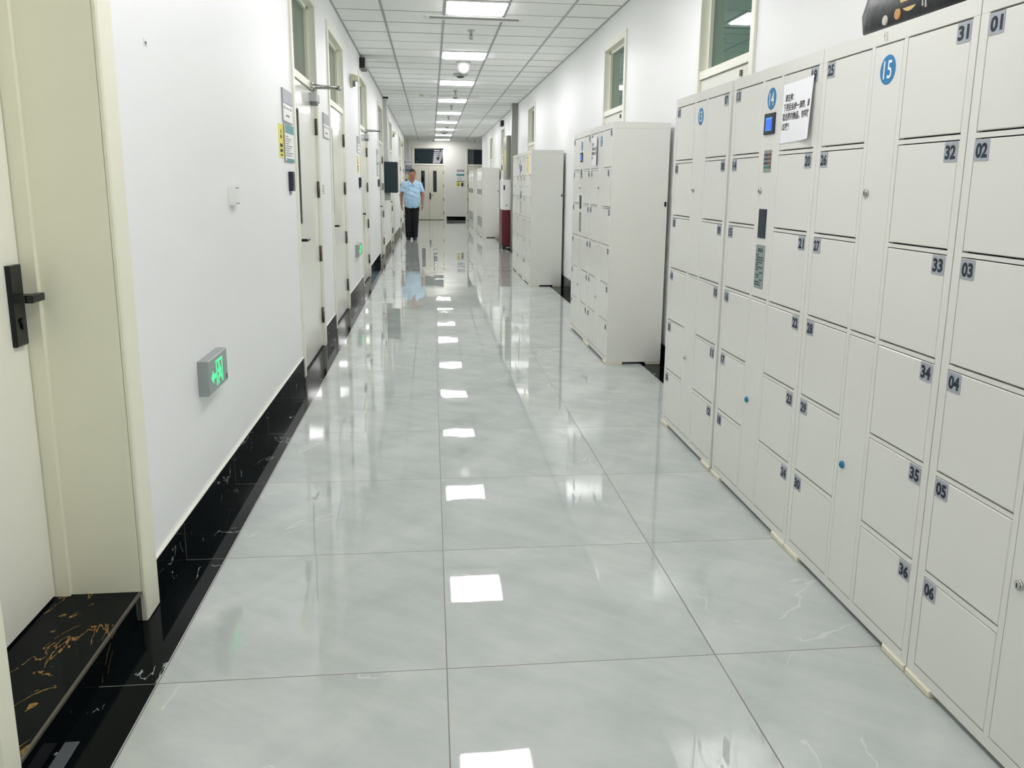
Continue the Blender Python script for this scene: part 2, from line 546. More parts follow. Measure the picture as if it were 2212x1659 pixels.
mb = MB('W'); mb.box(XR + .3, 6, YX - .3, YX, 0, ZC + .05)
struct(mb.obj('wall_inner_right', 'wall'), 'white wall of the crossing corridor, right of the corner', 'wall')

# baseboards of black marble
mb = MB('L', (XL, 0, 0))
ys = [NEAR[1] + .02] + [v for ab in LEFT for v in ab] + [YX]
for a, b in zip(ys[::2], ys[1::2]):
    mb.box(a, b, 0, .148, 0, .010, 0); mb.box(a, b, .148, .152, 0, .010, 1)
mb.box(YB, NEAR[0], 0, .148, 0, .010, 0)
struct(mb.obj('baseboard_left', ['bmarble', 'cream']), 'black marble baseboard along the left wall', 'baseboard')
mb = MB('R', (XR, 0, 0))
ys = [YB] + [v for ab in RIGHT for v in ab] + [YX]
for a, b in zip(ys[::2], ys[1::2]):
    mb.box(-b, -a, 0, .150, 0, .016, 0)
struct(mb.obj('baseboard_right', ['bmarble']), 'black marble baseboard along the right wall', 'baseboard')
mb = MB('E', (0, YE, 0))
mb.box(.60, 1.35, 0, .14, 0, .012).box(-5, -.72, 0, .14, 0, .012).box(2.65, 6, 0, .14, 0, .012)
struct(mb.obj('baseboard_end', ['bmarble']), 'short black marble baseboard between the two end doors', 'baseboard')

# ---------------------------------------------------------------- doors
def lever(mb, u, v, n, s, L=.125):
    """a lever handle on a spindle, pointing in +u for s=1"""
    mb.cyl(u, v, n, n + .012, .024, 0)
    mb.cyl(u, v, n + .012, n + .055, .010, 0, k=12)
    a, b = sorted((u - s * .010, u + s * L))
    mb.box(a, b, v - .009, v + .009, n + .043, n + .062, 0, ch=.003)
    return mb

def make_door(n, frame, wall_at, a, b, hinge, label, closer=False, leafmat='leaf', glass='glass', peep=True, double=False, plate=False):
    """door set in a wall between a and b (frame coordinate u); hinge = -1 (small u) or +1; origin at wall face"""
    o = thing('door_%d' % n, label, 'door')
    o['kind'] = 'structure'
    if frame == 'E':
        o.location = ((a + b) / 2, wall_at, 0)
    else:
        o.location = (wall_at, (a + b) / 2 if frame == 'L' else -(a + b) / 2, 0)
    w2 = (b - a) / 2
    c = .065                                   # casing width
    fr = MB(frame)
    for u0, u1 in ((-w2, -w2 + c), (w2 - c, w2)):
        fr.box(u0, u1, 0, DH, -.16, .016, 0, ch=.004)
    fr.box(-w2 + c, w2 - c, DH - c, DH, -.16, .016, 0, ch=.004)
    fr.box(-w2 + c, w2 - c, 2.085, 2.135, -.16, .004, 0)
    i0, i1 = -w2 + c, w2 - c
    fr.box(i0, i0 + .028, 2.135, DH - c, -.16, -.045, 0).box(i1 - .028, i1, 2.135, DH - c, -.16, -.045, 0)
    fr.box(i0, i1, DH - c - .028, DH - c, -.16, -.045, 0)
    fr.box(i0 + .028, i1 - .028, 2.135, 2.15, -.16, -.03, 0)
    for s_ in (-1, 1):                         # door stop
        u0, u1 = sorted((s_ * (w2 - c), s_ * (w2 - c - .015)))
        fr.box(u0, u1, 0, 2.085, -.12, -.06, 0)
    fr.obj('frame', 'cream', o)
    MB(frame).box(i0 + .028, i1 - .028, 2.15, DH - c - .028, -.075, -.068).obj('transom_pane', glass, o)
    MB(frame).box(i0, i1, 0, .003, -.1, .0).obj('gap_shade_strip', 'dark', o)  # dark strip painted for the shade in the gap below the leaf
    leaves = [(i0 + .004, i1 - .004, hinge)]
    if double:
        leaves = [(i0 + .004, -.003, -1), (.003, i1 - .004, 1)]
    for u0, u1, hs in leaves:
        lu = (lambda d: u1 - d) if hs < 0 else (lambda d: u0 + d)     # distance from the latch edge
        v0, v1 = .016, 2.08
        sa, sb = sorted((lu(.145), lu(.295)))
        if double:
            sa, sb = sorted((lu(.155), lu(.30)))
        lf = MB(frame)
        lf.box(u0, sa, v0, v1, -.055, -.012).box(sb, u1, v0, v1, -.055, -.012).box(sa, sb, v0, 1.075, -.055, -.012).box(sa, sb, 1.885, v1, -.055, -.012)
        leaf = lf.obj('leaf', leafmat, o)
        MB(frame).box(sa, sb, 1.075, 1.885, -.036, -.030).obj('vision_pane', 'visionglass' if glass == 'glass' else glass, leaf)
        bd = MB(frame)
        for q0, q1, q2, q3 in ((sa, sa + .008, 1.075, 1.885), (sb - .008, sb, 1.075, 1.885), (sa, sb, 1.075, 1.083), (sa, sb, 1.877, 1.885)):
            bd.box(q0, q1, q2, q3, -.03, -.016)
        bd.obj('glazing_bead', 'gasket', leaf)
        if not double or hs > 0:
            hm = MB(frame)
            if plate:
                q0, q1 = sorted((lu(.015), lu(.068)))
                hm.rrect(q0, q1, .80, 1.05, -.012, -.002, .006, 0)
                hm.cyl(lu(.17) if False else lu(.042), .875, -.012, .006, .012, 0)
                lever(hm, lu(.042), .96, -.006, 1 if hs > 0 else -1)
            else:
                lever(hm, lu(.062), .97, -.012, 1 if hs > 0 else -1)
            hm.obj('handle', 'blackmetal', leaf)
        ue = u1 + .004 if hs > 0 else u0 - .004
        for z in (1.815, 1.315, .79, .27):
            h = MB(frame)
            h.o = h.o + h.U * ue + h.Nn * -.002
            h.tube([(0, z - .065, 0), (0, z + .065, 0)], .0105, 0, 10)
            for d in (-.022, 0, .022):
                h.tube([(0, z + d - .002, 0), (0, z + d + .002, 0)], .012, 0, 10)
            u_ = MB(frame); h.box(-.022, .022, z - .062, z + .062, -.012, -.008, 0)
            h.obj('hinge', 'hinge', leaf)
        if peep:
            uu = lu(.16) if frame == 'R' else lu(.25)
            if frame == 'R':
                MB(frame).rrect(uu - .012, uu + .012, 2.02, 2.055, -.012, .0, .005, 0).obj('door_contact', 'hinge', leaf)
    if closer:
        cl = MB(frame)
        uc = i1 - .30
        cl.box(uc, uc + .21, 1.99, 2.055, -.012, .045, 0, ch=.006)
        cl.prism([(uc + .05, 1.99), (uc + .16, 1.99), (uc + .13, 1.965), (uc + .08, 1.965)], -.006, .04, 1)
        co = cl.obj('door_closer', ['silverpaint', 'ink'], o)
        co['label'] = 'silver door closer'
        am = MB(frame)
        am.cyl(uc + .105, 2.03, .01, .035, .018, 0, k=12)
        am.tube([(uc + .105, 2.075, .02), (uc + .105, 2.10, .02)], .014, 0)
        am.tube([(uc + .105, 2.10, .02), (uc + .17, 2.105, .205)], .0085, 0)
        am.tube([(uc + .17, 2.112, .205), (uc + .02, 2.115, .02)], .0075, 0)
        am.tube([(uc + .17, 2.09, .205), (uc + .17, 2.125, .205)], .013, 0)
        am.box(uc - .02, uc + .06, 2.095, 2.13, .004, .022, 0)
        am.obj('closer_arm', 'steel', co)
    return o

DL = ['ivory door with a black wall reader beside it and an unfolded closer arm, nearest full door on the left wall',
      'ivory door without a closer, just beyond the first closer arm on the left wall',
      'ivory left-wall door under the small black indicator box, with a closer arm',
      'ivory left-wall door just before the hanging black panel',
      'ivory left-wall door just beyond the hanging black panel',
      'ivory left-wall door behind the walking man',
      'last ivory door of the left wall, beside the far corner']
n = 1
for i, (a, b) in enumerate(LEFT):
    n += 1
    make_door(n, 'L', XL, a, b, 1, DL[i], closer=i in (0, 2))
RL = ['ivory right-wall door whose top light shows above lockers 13 and 14', 'ivory right-wall door whose top light shows above the middle locker pair',
      'ivory right-wall door whose top light shows above the third locker bank', 'ivory right-wall door beside the red and white dispenser',
      'last ivory door of the right wall, above the far white cabinets']
for i, (a, b) in enumerate(RIGHT):
    n += 1
    make_door(n, 'R', XR, -b, -a, -1, RL[i])
n += 1
make_door(n, 'E', YE, -.71, .57, 1, 'beige double door with two dark vision strips in the end wall', leafmat='leaf_beige', glass='glass_end', peep=False, double=True, plate=True)
n += 1
make_door(n, 'E', YE, 1.36, 2.64, -1, 'beige end-wall door half hidden behind the far white cabinets', leafmat='leaf_beige', glass='glass_end', peep=False)

# the near door: deep reveal over a black marble step
nd = thing('door_1', 'cream door in a deep reveal at the near left, with a black lever handle', 'door', (XL, 2.1, 0))
nd['kind'] = 'structure'
yo = -2.1
XD = -1.171 - XL                      # leaf face relative to the wall face
fr = MB('L', (0, yo, 0))
fr.box(2.553, 2.667, 0, 2.8, 0, .015, 0, ch=.005)
fr.box(2.553, 2.66, 0, 2.8, -.28, .001, 0)
fr.box(1.655, 1.73, 0, 2.8, 0, .015, 0, ch=.005).box(1.66, 1.73, 0, 2.8, -.28, .001, 0)
fr.box(1.655, 2.667, 2.55, 2.8, -.28, .015, 0)
fr.box(2.540, 2.556, .1, 2.55, -.26, XD + .045, 0, ch=.003).box(1.727, 1.742, .1, 2.55, -.26, XD + .045, 0, ch=.003)
fr.obj('frame', 'near', nd)
lf = MB('L', (0, yo, 0)).box(1.733, 2.536, .108, 2.545, XD - .045, XD).obj('leaf', 'nearleaf', nd)
MB('L', (0, yo, 0)).box(1.73, 2.553, .10, 2.55, XD - .06, XD - .046).obj('door_backing', 'dark', nd)
hm = MB('L', (0, yo, 0))
hm.box(2.452, 2.518, .905, 1.134, XD, XD + .014, 0, ch=.002)
hm.box(2.455, 2.50, 1.03, 1.052, XD + .01, XD + .05, 0, ch=.002)
hm.box(2.455, 2.575 - .045, 1.030, 1.052, XD + .045, XD + .065, 0, ch=.002)
hm.cyl(2.487, .975, XD + .012, XD + .020, .009, 0)
hm.box(2.483, 2.491, .952, .975, XD + .012, XD + .019, 0)
hm.obj('handle', 'blackmetal', lf)
st = MB('L', (XL, 0, 0))
st.box(1.735, 2.551, 0, .092, -.27, -.004, 0).box(1.735, 2.551, .092, .1, -.27, 0, 0)
st.box(1.735, 2.551, .0925, .1003, -.008, .0005, 1)
struct(st.obj('trim_1', ['gmarble', 'hinge']), 'black marble step with gold veins below the near left door', 'step')
tag(MB('W').box(-.916, -.882, 1.68, 1.952, 0, .004, 0, ch=.001).obj('metal_strip', 'stripmetal'), 'short grey metal strip on the floor against the near marble step', 'metal strip')

# ---------------------------------------------------------------- lights and ceiling fittings
ORD = ['first', 'second', 'third', 'fourth', 'fifth', 'sixth', 'seventh', 'eighth', 'ninth']
LBL = ['square lit ceiling panel at the top edge, just before the first slot vent', 'square lit ceiling panel just before the hanging white dome',
       'square lit ceiling panel just beyond the round ceiling speaker', 'square lit ceiling panel just beyond the second slot vent',
       'fifth square lit ceiling panel from the front', 'sixth square lit ceiling panel from the front', 'seventh square lit ceiling panel, beyond the small far dome',
       'eighth square lit ceiling panel, last but one before the end wall', 'last square lit ceiling panel before the end wall']
for k in range(-3, 9):
    y = TY0 + k * 5 * TS
    o = thing('ceiling_light', LBL[k] if k >= 0 else 'square lit ceiling panel over the near end of the corridor', 'ceiling light',
              (TX0 + TS / 2, y + TS / 2, ZC), 'lit ceiling panels')
    h = TS / 2 - .012
    f = MB('D')
    for a in ((-h, h, -h, -h + .02), (-h, h, h - .02, h), (-h, -h + .02, -h + .02, h - .02), (h - .02, h, -h + .02, h - .02)):
        f.box(a[0], a[1], a[2], a[3], -.004, .014, 0, ch=.002)
    link('frame', cached('lightframe', lambda: f.mesh('frame', ['white'])), o)
    link('diffuser', cached('lightpane' + str(k == 8), lambda: MB('D').rrect(-h + .021, h - .021, -h + .021, h - .021, .0, .024, .012).mesh('diffuser', ['lampdim' if k == 8 else 'lamp'])), o)  # depth added so the glowing sides brighten the ceiling

def slot_vent(y, label):
    o = thing('slot_vent', label, 'air vent', (.46, y, ZC), 'slot vents in the ceiling')
    f = MB('D')
    L, D = .50, .10
    f.box(-L, L, -D, -D + .045, -.004, .012, 0, ch=.004).box(-L, L, D - .045, D, -.004, .012, 0, ch=.004)
    f.box(-L, -L + .045, -D + .045, D - .045, -.004, .012, 0, ch=.004).box(L - .045, L, -D + .045, D - .045, -.004, .012, 0, ch=.004)
    f.obj('vent_frame', 'white', o)
    MB('D').box(-L + .045, L - .045, -D + .045, D - .045, -.006, .003, 0).obj('slot', 'slotgrey', o)
    b = MB('D')
    b.box(-L + .045, L - .045, -.008, .008, .0, .010, 0)
    b.obj('slot_blade', 'alu', o)
slot_vent(9.06, 'long grey slot vent across the ceiling just beyond the nearest visible light')
slot_vent(16.85, 'long slot vent beside the white smoke detector, further down the ceiling')
slot_vent(26.9, 'faint slot vent far down the ceiling')

def sprinkler(x, y, label):
    o = thing('sprinkler', label, 'sprinkler', (x, y, ZC), 'ceiling sprinklers')
    MB('D').lathe(0, 0, [(.045, 0), (.042, .006), (.018, .03), (.014, .04)]).obj('escutcheon', 'steel', o)
    b = MB('D')
    b.cyl(0, 0, .035, .055, .012, 0, k=10)
    for s_ in (-1, 1):
        b.tube([(s_ * .010, 0, .05), (s_ * .019, 0, .068), (s_ * .007, 0, .09)], .0035, 0, 6)
    b.cyl(0, 0, .055, .085, .004, 0, k=8)
    b.cyl(0, 0, .09, .093, .024, 0, k=16)
    b.obj('sprinkler_head', 'stain', o)
for x, y, l in ((.46, 9.76, 'sprinkler under the tile just beyond the nearest slot vent'), (.46, 13.0, 'sprinkler between the white dome and the round speaker'),
                (.46, 15.78, 'sprinkler just before the second slot vent'), (.46, 18.77, 'sprinkler after the fourth ceiling light'),
                (.46, 21.73, 'sprinkler after the fifth ceiling light'), (1.66, 32.6, 'lone sprinkler near the right corner of the end wall'),
                (.12, 33.05, 'sprinkler right above the end double door')):
    sprinkler(x, y, l)

o = thing('ceiling_dome', 'hanging white dome just beyond the second ceiling light', 'sensor dome', (.47, 12.2, ZC))
MB('D').cyl(0, 0, 0, .012, .10, 0, k=24).obj('base', 'silverpaint', o)
MB('D').lathe(0, 0, [(.088, .012), (.09, .05), (.083, .10), (.065, .135), (.035, .155), (.01, .16)], k=24).obj('dome', 'white', o)
o = thing('ceiling_speaker', 'round ceiling speaker with a dark slit, just before the third light', 'ceiling speaker', (.47, 13.5, ZC))
MB('D').lathe(0, 0, [(.115, 0), (.115, .018), (.10, .03), (.055, .038)], k=28).obj('rim', 'silverpaint', o)
MB('D').lathe(0, 0, [(.06, .03), (.055, .05), (.03, .06)], k=20).obj('grille', 'key', o)
o = thing('ceiling_speaker', 'round dark ceiling speaker far away, between the seventh and eighth lights', 'ceiling speaker', (.45, 28.2, ZC))
MB('D').lathe(0, 0, [(.125, 0), (.125, .02), (.10, .035), (.055, .04)], k=28).obj('rim', 'silverpaint', o)
MB('D').lathe(0, 0, [(.07, .03), (.06, .05), (.03, .06)], k=20).obj('grille', 'key', o)
for y, l in ((16.55, 'small white camera dome just before the fourth ceiling light'), (25.1, 'small white camera dome just before the seventh ceiling light')):
    o = thing('dome_camera', l, 'camera', (.48, y, ZC), 'dome cameras on the ceiling')
    MB('D').lathe(0, 0, [(.065, 0), (.065, .03), (.055, .04)], k=24).obj('base', 'white', o)
    MB('D').lathe(0, 0, [(.05, .038), (.046, .06), (.03, .08), (.01, .088)], k=20).obj('lens_dome', 'alu', o)
o = thing('smoke_detector', 'round beige smoke detector left of the second slot vent', 'smoke detector', (-.145, 16.4, ZC))
MB('D').lathe(0, 0, [(.06, 0), (.06, .02), (.054, .028)], k=24).obj('base', 'white', o)
MB('D').lathe(0, 0, [(.048, .028), (.046, .05), (.036, .062)], k=24).obj('chamber', 'beige', o)

# ---------------------------------------------------------------- lockers
XF = 1.352
ROWS = [(1.793, 1.517), (1.497, 1.220), (1.202, .926), (.907, .630), (.612, .340), (.318, .053)]
TOP = 1.843
DEP = .436

def door_mesh(w_, h_):
    return cached(('door', round(w_, 4), round(h_, 4)), lambda: MB('R').box(0, w_, -h_, 0, -.016, 0, 0, ch=.0022).mesh('door', ['locker']))

def tag_mesh(i):
    def f():
        m = MB('R').rrect(0, .056, -.052, 0, 0, .0012, .004, 0)
        m.text('%02d' % i, .028, -.027, .0016, .037, 1, bold=.042, wid=.045)
        return m.mesh('number_tag', ['tag', 'navy'])
    return cached(('tag', i), f)

def lock(par, u, v, plug='chrome'):
    b = MB('R', (0, 0, 0))
    b.cyl(u, v, 0, .006, .0125, 0, k=18).cyl(u, v, .006, .009, .0095, 0, k=18, r1=.008)
    b.box(u - .0015, u + .0015, v - .006, v + .006, .009, .0095, 1)
    return b.obj('lock', [plug, 'dark'], par)

def locker(y_left, W, first, label, disc=None, screen=False, lower='chrome', header='locker', tags=True, group=None, scribble=None, opened=None, plug=False):
    k = W / .873
    o = thing('locker_cabinet', label, 'locker', (XF, y_left, 0), group)
    A = [(.034 * k, .337 * k), (.360 * k, .522 * k), (.546 * k, .843 * k)]
    b = MB('R')
    b.box(.0006, W - .0006, .0186, z1 if False else ROWS[0][0] + .0036, -DEP, -.0165, 0, mf=1)                 # carcass, front painted dark for the shade inside the door gaps
    z0, z1 = .018, ROWS[0][0] + .004
    for a0, a1 in ((0, A[0][0] - .002), (A[0][1] + .002, A[1][0] - .0015), (A[1][1] + .0015, A[2][0] - .002), (A[2][1] + .002, W)):
        b.box(a0, a1, z0 if a0 == 0 or a1 == W else ROWS[5][1] - .003, z1, -.018, 0, 0, ch=.001)
    b.box(0, W, z1, TOP, -DEP, 0, 2, ch=.001)
    b.box(A[0][0] - .002, A[2][1] + .002, z0, ROWS[5][1] - .003, -.018, 0, 0)
    for c in (0, 2):
        for i in range(5):
            b.box(A[c][0] - .002, A[c][1] + .002, ROWS[i + 1][0] + .003, ROWS[i][1] - .0045, -.018, 0, 0)
    b.box(A[1][0] - .002, A[1][1] + .002, ROWS[3][0] + .003, ROWS[2][1] - .0045, -.018, 0, 0)
    body = b.obj('body', ['locker', 'dark', header], o)
    if plug:
        MB('E', (0, -W, 0)).rrect(DEP - .024, DEP - .008, 1.225, 1.262, 0, .006, .007).obj('side_plug', 'black', o)
    num = first
    for c in (0, 2):
        for i in range(6):
            zt, zb = ROWS[i]
            d = link('door', door_mesh(A[c][1] - A[c][0], zt - zb), o)
            d.location = (0, -A[c][0], zt)
            if opened == (c, i):
                d.rotation_euler = (0, 0, 0)
                d.location = (-.012, -A[c][0], zt)
            if tags:
                t = link('number_tag', tag_mesh(num), d)
                t.location = (0, -(0.002 if c == 0 else A[2][1] - A[2][0] - .058), -.001)
            num += 1
    pu = link('control_panel', cached(('pu', round(W, 4)), lambda: MB('R').box(A[1][0], A[1][1], .926, 1.793, -.016, 0, 0, ch=.0015).mesh('control_panel', ['locker'])), o)
    pl = link('lower_panel', cached(('pl', round(W, 4)), lambda: MB('R').box(A[1][0], A[1][1], .053, .907, -.016, 0, 0, ch=.0015).mesh('lower_panel', ['locker'])), o)
    lock(pu, A[1][0] + .025, 1.36)
    lock(pl, A[1][0] + .032, .474, lower)
    cu = (A[1][0] + A[1][1]) / 2 + (.004 if not screen else -.001)
    if disc:
        d = MB('R').cyl(cu, 1.72, 0, .0008, .0425, 0, k=40)
        d.text(str(disc), cu, 1.72, .0014, .052, 1, bold=.008, wid=.046)
        d.obj('unit_disc', ['discblue', 'white'], pu)
    if screen:
        m_ = MB('R').box(cu - .052, cu + .052, 1.583, 1.665, -.002, .006, 0, ch=.002)
        m_.box(cu - .033, cu + .030, 1.597, 1.648, .0062, .0066, 1)
        m_.box(cu - .033, cu + .030, 1.640, 1.648, .0067, .0069, 2).box(cu - .033, cu + .030, 1.597, 1.602, .0067, .0069, 2)
        m_.obj('display', ['navy', 'screen', 'screenlite'], pu)
        kp = MB('R').box(cu - .037, cu + .037, 1.435, 1.522, -.002, .002, 0)
        for r_ in range(4):
            for c_ in range(4):
                u = cu - .026 + c_ * .0185; v = 1.503 - r_ * .0162
                mi = 3 if r_ == 3 and c_ < 3 else (2 if c_ >= 2 else 1)
                kp.box(u - .006, u + .006, v - .0048, v + .0048, .002, .0034, mi)
        kp.obj('keypad', ['plate', 'key', 'keyred', 'keygreen'], pu)
        cu -= .010
        MB('R').box(cu - .038, cu + .038, 1.17, 1.288, -.002, .004, 0, ch=.002).obj('scanner_window', 'navy', pu)
        ip = MB('R').rrect(cu - .048, cu + .048, .962, 1.142, 0, .0012, .008, 0)
        for q in range(4):
            ip.box(cu - .026 + q * .0135, cu - .016 + q * .0135, 1.112, 1.128, .0013, .0016, 1)
        for r_, (a0, a1) in enumerate(((-.042, -.012), (-.034, .036), (-.040, .038), (-.032, .026), (-.042, -.014), (-.036, .034), (-.036, -.008), (.0, .036), (-.036, .002), (-.028, -.006), (.006, .034), (-.044, .012), (-.040, .02))):
            v = 1.100 - r_ * .0102
            u = a0
            while u < a1:
                ip.box(cu + u, cu + min(u + .0058, a1), v - .003, v + .003, .0013, .0016, 1)
                u += .0073
        ip.obj('info_plate', ['plate', 'plateink'], pu)
    if scribble:
        MB('R').text(scribble, A[1][0] + .055, 1.818, .0009, .024, 0, wid=.02).obj('pencil_mark', 'graphite', o)
    for u0, u1 in ((.002, .122), (W - .122, W - .002)):
        for n0, n1 in ((-.13, .007), (-DEP + .002, -DEP + .12)):
            link('foot', cached(('foot', round(u0, 4), n0, round(W, 4)), lambda: MB('R').box(u0, u1, 0, .021, n0, n1, 0, ch=.003).mesh('foot', ['foot'])), o)
    return o

GN, GM, GF = 'numbered white lockers of the nearest bank', 'white lockers of the middle pair', 'white lockers of the third bank'
locker(4.672, .873, 1, 'white locker cabinet with blue disc 13, cells 01 to 12', disc='13', group=GN, scribble='13', plug=True)
locker(3.768, .870, 13, 'white locker cabinet with blue disc 14, a blue screen and keypad', disc='14', screen=True, lower='blueplug', group=GN)
locker(2.895, .846, 25, 'white locker cabinet with blue disc 15 under the black bag', disc='15', lower='blueplug', group=GN, scribble='15')
locker(2.045, .873, 1, 'white locker cabinet cut off by the right edge, beside cabinet 15', group=GN)
locker(8.052, .872, 1, 'white locker cabinet with a blue screen, far one of the middle pair', disc='11', screen=True, group=GM)
locker(7.177, .873, 13, 'white locker cabinet with a paper notice and plain side showing, nearer of the middle pair', disc='12', group=GM, opened=(2, 1), plug=True)
locker(14.08, .868, 1, 'white locker cabinet with a grey top band, far end of the third bank', header='locker_grey', group=GF)  # top band coloured greyer than the doors
locker(13.21, .868, 13, 'white locker cabinet with a dark screen, middle of the third bank', screen=True, group=GF)
locker(12.34, .87, 25, 'white locker cabinet with a tall yellow sticker, near end of the third bank', group=GF, plug=True)

# paper notices
def notice(y0, y1, z0, z1, label, bulge, lines, name='paper_notice'):
    """sheet on a locker front; u runs from the far edge to the near edge"""
    W_, H_ = y0 - y1, z1 - z0
    mb = MB('R')
    nu, nv = 12, 14
    idx = {}
    def dep(a, c):
        return .0022 + bulge * (max(0, a - .45) / .55) ** 2 * (1 - .55 * c) + .004 * bulge / .02 * math.sin(PI * a) * math.sin(PI * c)
    for side, off in ((0, 0), (1, -.0006)):
        for i in range(nu + 1):
            for j in range(nv + 1):
                a, c = i / nu, j / nv
                idx[side, i, j] = mb.P(a * W_ + .006 * (1 - c) * (a - .3), c * H_ + .006 * a, dep(a, c) + off)
        for i in range(nu):
            for j in range(nv):
                q = [idx[side, i, j], idx[side, i + 1, j], idx[side, i + 1, j + 1], idx[side, i, j + 1]]
                mb.F(q if side == 0 else q[::-1], 0, True)
    for t, u, v, h, wd in lines:
        vs, fs = text2d(t, .02)
        x0, x1 = min(p[0] for p in vs), max(p[0] for p in vs)
        yy0, yy1 = min(p[1] for p in vs), max(p[1] for p in vs)
        base = len(mb.v)
        for a, b in vs:
            uu = u + (a - x0) / (x1 - x0) * wd
            vv = v + ((b - yy0) / (yy1 - yy0) - .5) * h
            mb.P(uu * W_, vv * H_, dep(uu, vv) + .0007)
        for f in fs:
            mb.F([base + q for q in f], 1)
    o = mb.obj(name, ['paper', 'black_ink'])
    o.location = (XF, y0, z0)
    return tag(o, label, 'paper notice')
TXT = [('请注意：', .09, .765, .125, .29), ('下课后会统一清箱，请', .05, .605, .135, .90), ('取走箱内物品，勿存放', .03, .445, .135, .92), ('过夜！', .02, .285, .125, .26)]
notice(3.213, 2.937, 1.541, 1.758, 'white paper notice taped below tag 19 on the locker beside the blue screen', .020, TXT)
notice(7.135, 6.875, 1.535, 1.765, 'white paper notice on the near locker of the middle pair', .012, TXT)
notice(13.17, 12.93, 1.53, 1.75, 'white paper notice on the middle locker of the third bank', .006, TXT)
o = MB('R').box(0, .16, 0, .24, .0005, .0025, 0)
o.box(.05, .11, .185, .225, .0026, .003, 1)
for i in range(6):
    o.box(.06, .10, .02 + i * .026, .034 + i * .026, .0026, .003, 1)
o = o.obj('yellow_sticker', ['yellow', 'black_ink']); o.location = (XF, 11.98, 1.545)
tag(o, 'tall yellow sticker on the near locker of the third bank', 'sticker')

# black bag lying on cabinet 15
def bag():
    o = thing('shopping_bag', 'black printed shopping bag lying on top of locker 15', 'bag', (1.502, 2.442, TOP))
    prof = [(0, .262, .125), (.012, .272, .135), (.06, .285, .14), (.12, .283, .13), (.20, .265, .11), (.30, .235, .075), (.36, .21, .035), (.375, .20, .012)]
    mb = MB('R')
    k = 40
    rng = random.Random(3)
    ph = [rng.uniform(0, 6) for _ in range(6)]
    rings = []
    def pt(u, z, a, b, t):
        ca, sa = math.cos(t), math.sin(t)
        e = .28
        x = a * math.copysign(abs(ca) ** e, ca); y = b * math.copysign(abs(sa) ** e, sa)
        wv = .012 * math.sin(3 * t + ph[0] + z * 22) + .008 * math.sin(5 * t + ph[1] - z * 31)
        f = min(1, z / .06)
        return (x * (1 + wv * f) + .02 * math.sin(z * 9) * (1 if ca > 0 else .4), z + .012 * f * math.sin(2 * t + ph[2]), y * (1 + 1.4 * wv * f))
    for z, a, b in prof:
        rings.append([mb.P(*pt(0, z, a, b, 2 * PI * i / k)) for i in range(k)])
    mb.F(rings[0], 0); mb.F(rings[-1][::-1], 0)
    for a, b in zip(rings, rings[1:]):
        for i in range(k):
            j = (i + 1) % k
            mb.F((b[i], b[j], a[j], a[i]), 0, True)
    body = mb.obj('body', ['bag'], o)
    g = MB('R').cyl(.045, .085, .139, .1408, .055, 0, k=40)
    g.prism([(.03 + .022 * math.cos(t), .10 + .032 * math.sin(t)) for t in [i * PI / 8 for i in range(16)]], .1408, .1414, 1)
    q = g.obj('round_print', ['gold', 'mint'], o)
    q['label'] = 'gold and pale green round print'
    for u, v, r_, m_ in ((-.016, .033, .016, 'orange'), (-.085, .027, .014, 'whitep'), (.205, .035, .006, 'orange'), (-.13, .115, .016, 'orange'), (.16, .10, .012, 'whitep')):
        MB('R').cyl(u, v, .135, .1415, r_, 0, k=18).obj('printed_spot', m_, o)
    for u, v in ((.11, .03), (.125, .024)):
        MB('R').box(u, u + .006, v, v + .035, .135, .1415).obj('printed_stroke', 'whitep', o)
    for s_, nm in ((1, .06), (-1, -.06)):
        h = MB('R')
        pts = [(-.10 + .02 * i, .34 + .13 * math.sin(PI * i / 10), nm * (1 - .3 * math.sin(PI * i / 10))) for i in range(11)]
        h.tube(pts, .009, 0)
        h.obj('handle', 'bag', o)
    return o
bag()

# ---------------------------------------------------------------- far right: white cabinets, dispenser, steel box, column
def tall_cabinet(y_left, W, label, x=1.335, top=1.81, plug=False):
    W -= .003
    o = thing('tall_cabinet', label, 'cabinet', (x, y_left, 0), 'far white cabinets along the right wall')
    b = MB('R').box(0, W, .02, top, -.45, -.018, 0).box(0, W, top - .05, top, -.02, 0, 0).box(0, W, .02, .07, -.02, 0, 0)
    b.box(0, .015, .07, top - .05, -.02, 0, 0).box(W - .015, W, .07, top - .05, -.02, 0, 0)
    b.obj('body', 'locker', o)
    for s_ in (0, 1):
        u0, u1 = (.018, W / 2 - .002) if s_ == 0 else (W / 2 + .002, W - .018)
        d = MB('R').box(u0, u1, .075, top - .055, -.018, 0, 0, ch=.002).obj('door', 'locker', o)
        v = MB('R')
        for i in range(11):
            v.box(u0 + .06, u1 - .06, .26 + i * .024, .274 + i * .024, .0, .004, 0)
        v.obj('vent', 'ink', d)
        hu = u1 - .04 if s_ == 0 else u0 + .04
        MB('R').box(hu - .012, hu + .012, 1.12, 1.26, 0, .012, 0, ch=.003).obj('handle', 'key', d)
        lb = MB('R').box(u0 + .06, u1 - .1, 1.5, 1.72, 0, .001, 0).box(u1 - .09, u1 - .05, 1.52, 1.62, 0, .002, 1)
        lb.obj('label_card', ['paper', 'ink'], d)
    for u0 in (.0, W - .1):
        MB('R').box(u0, u0 + .1, 0, .022, -.12, .0, 0).obj('foot', 'foot', o)
        MB('R').box(u0, u0 + .1, 0, .022, -.45, -.33, 0).obj('foot', 'foot', o)
    if plug:
        MB('E', (0, -W, 0)).rrect(.415, .435, 1.2, 1.24, 0, .006, .008).obj('side_plug', 'black', o)
    return o
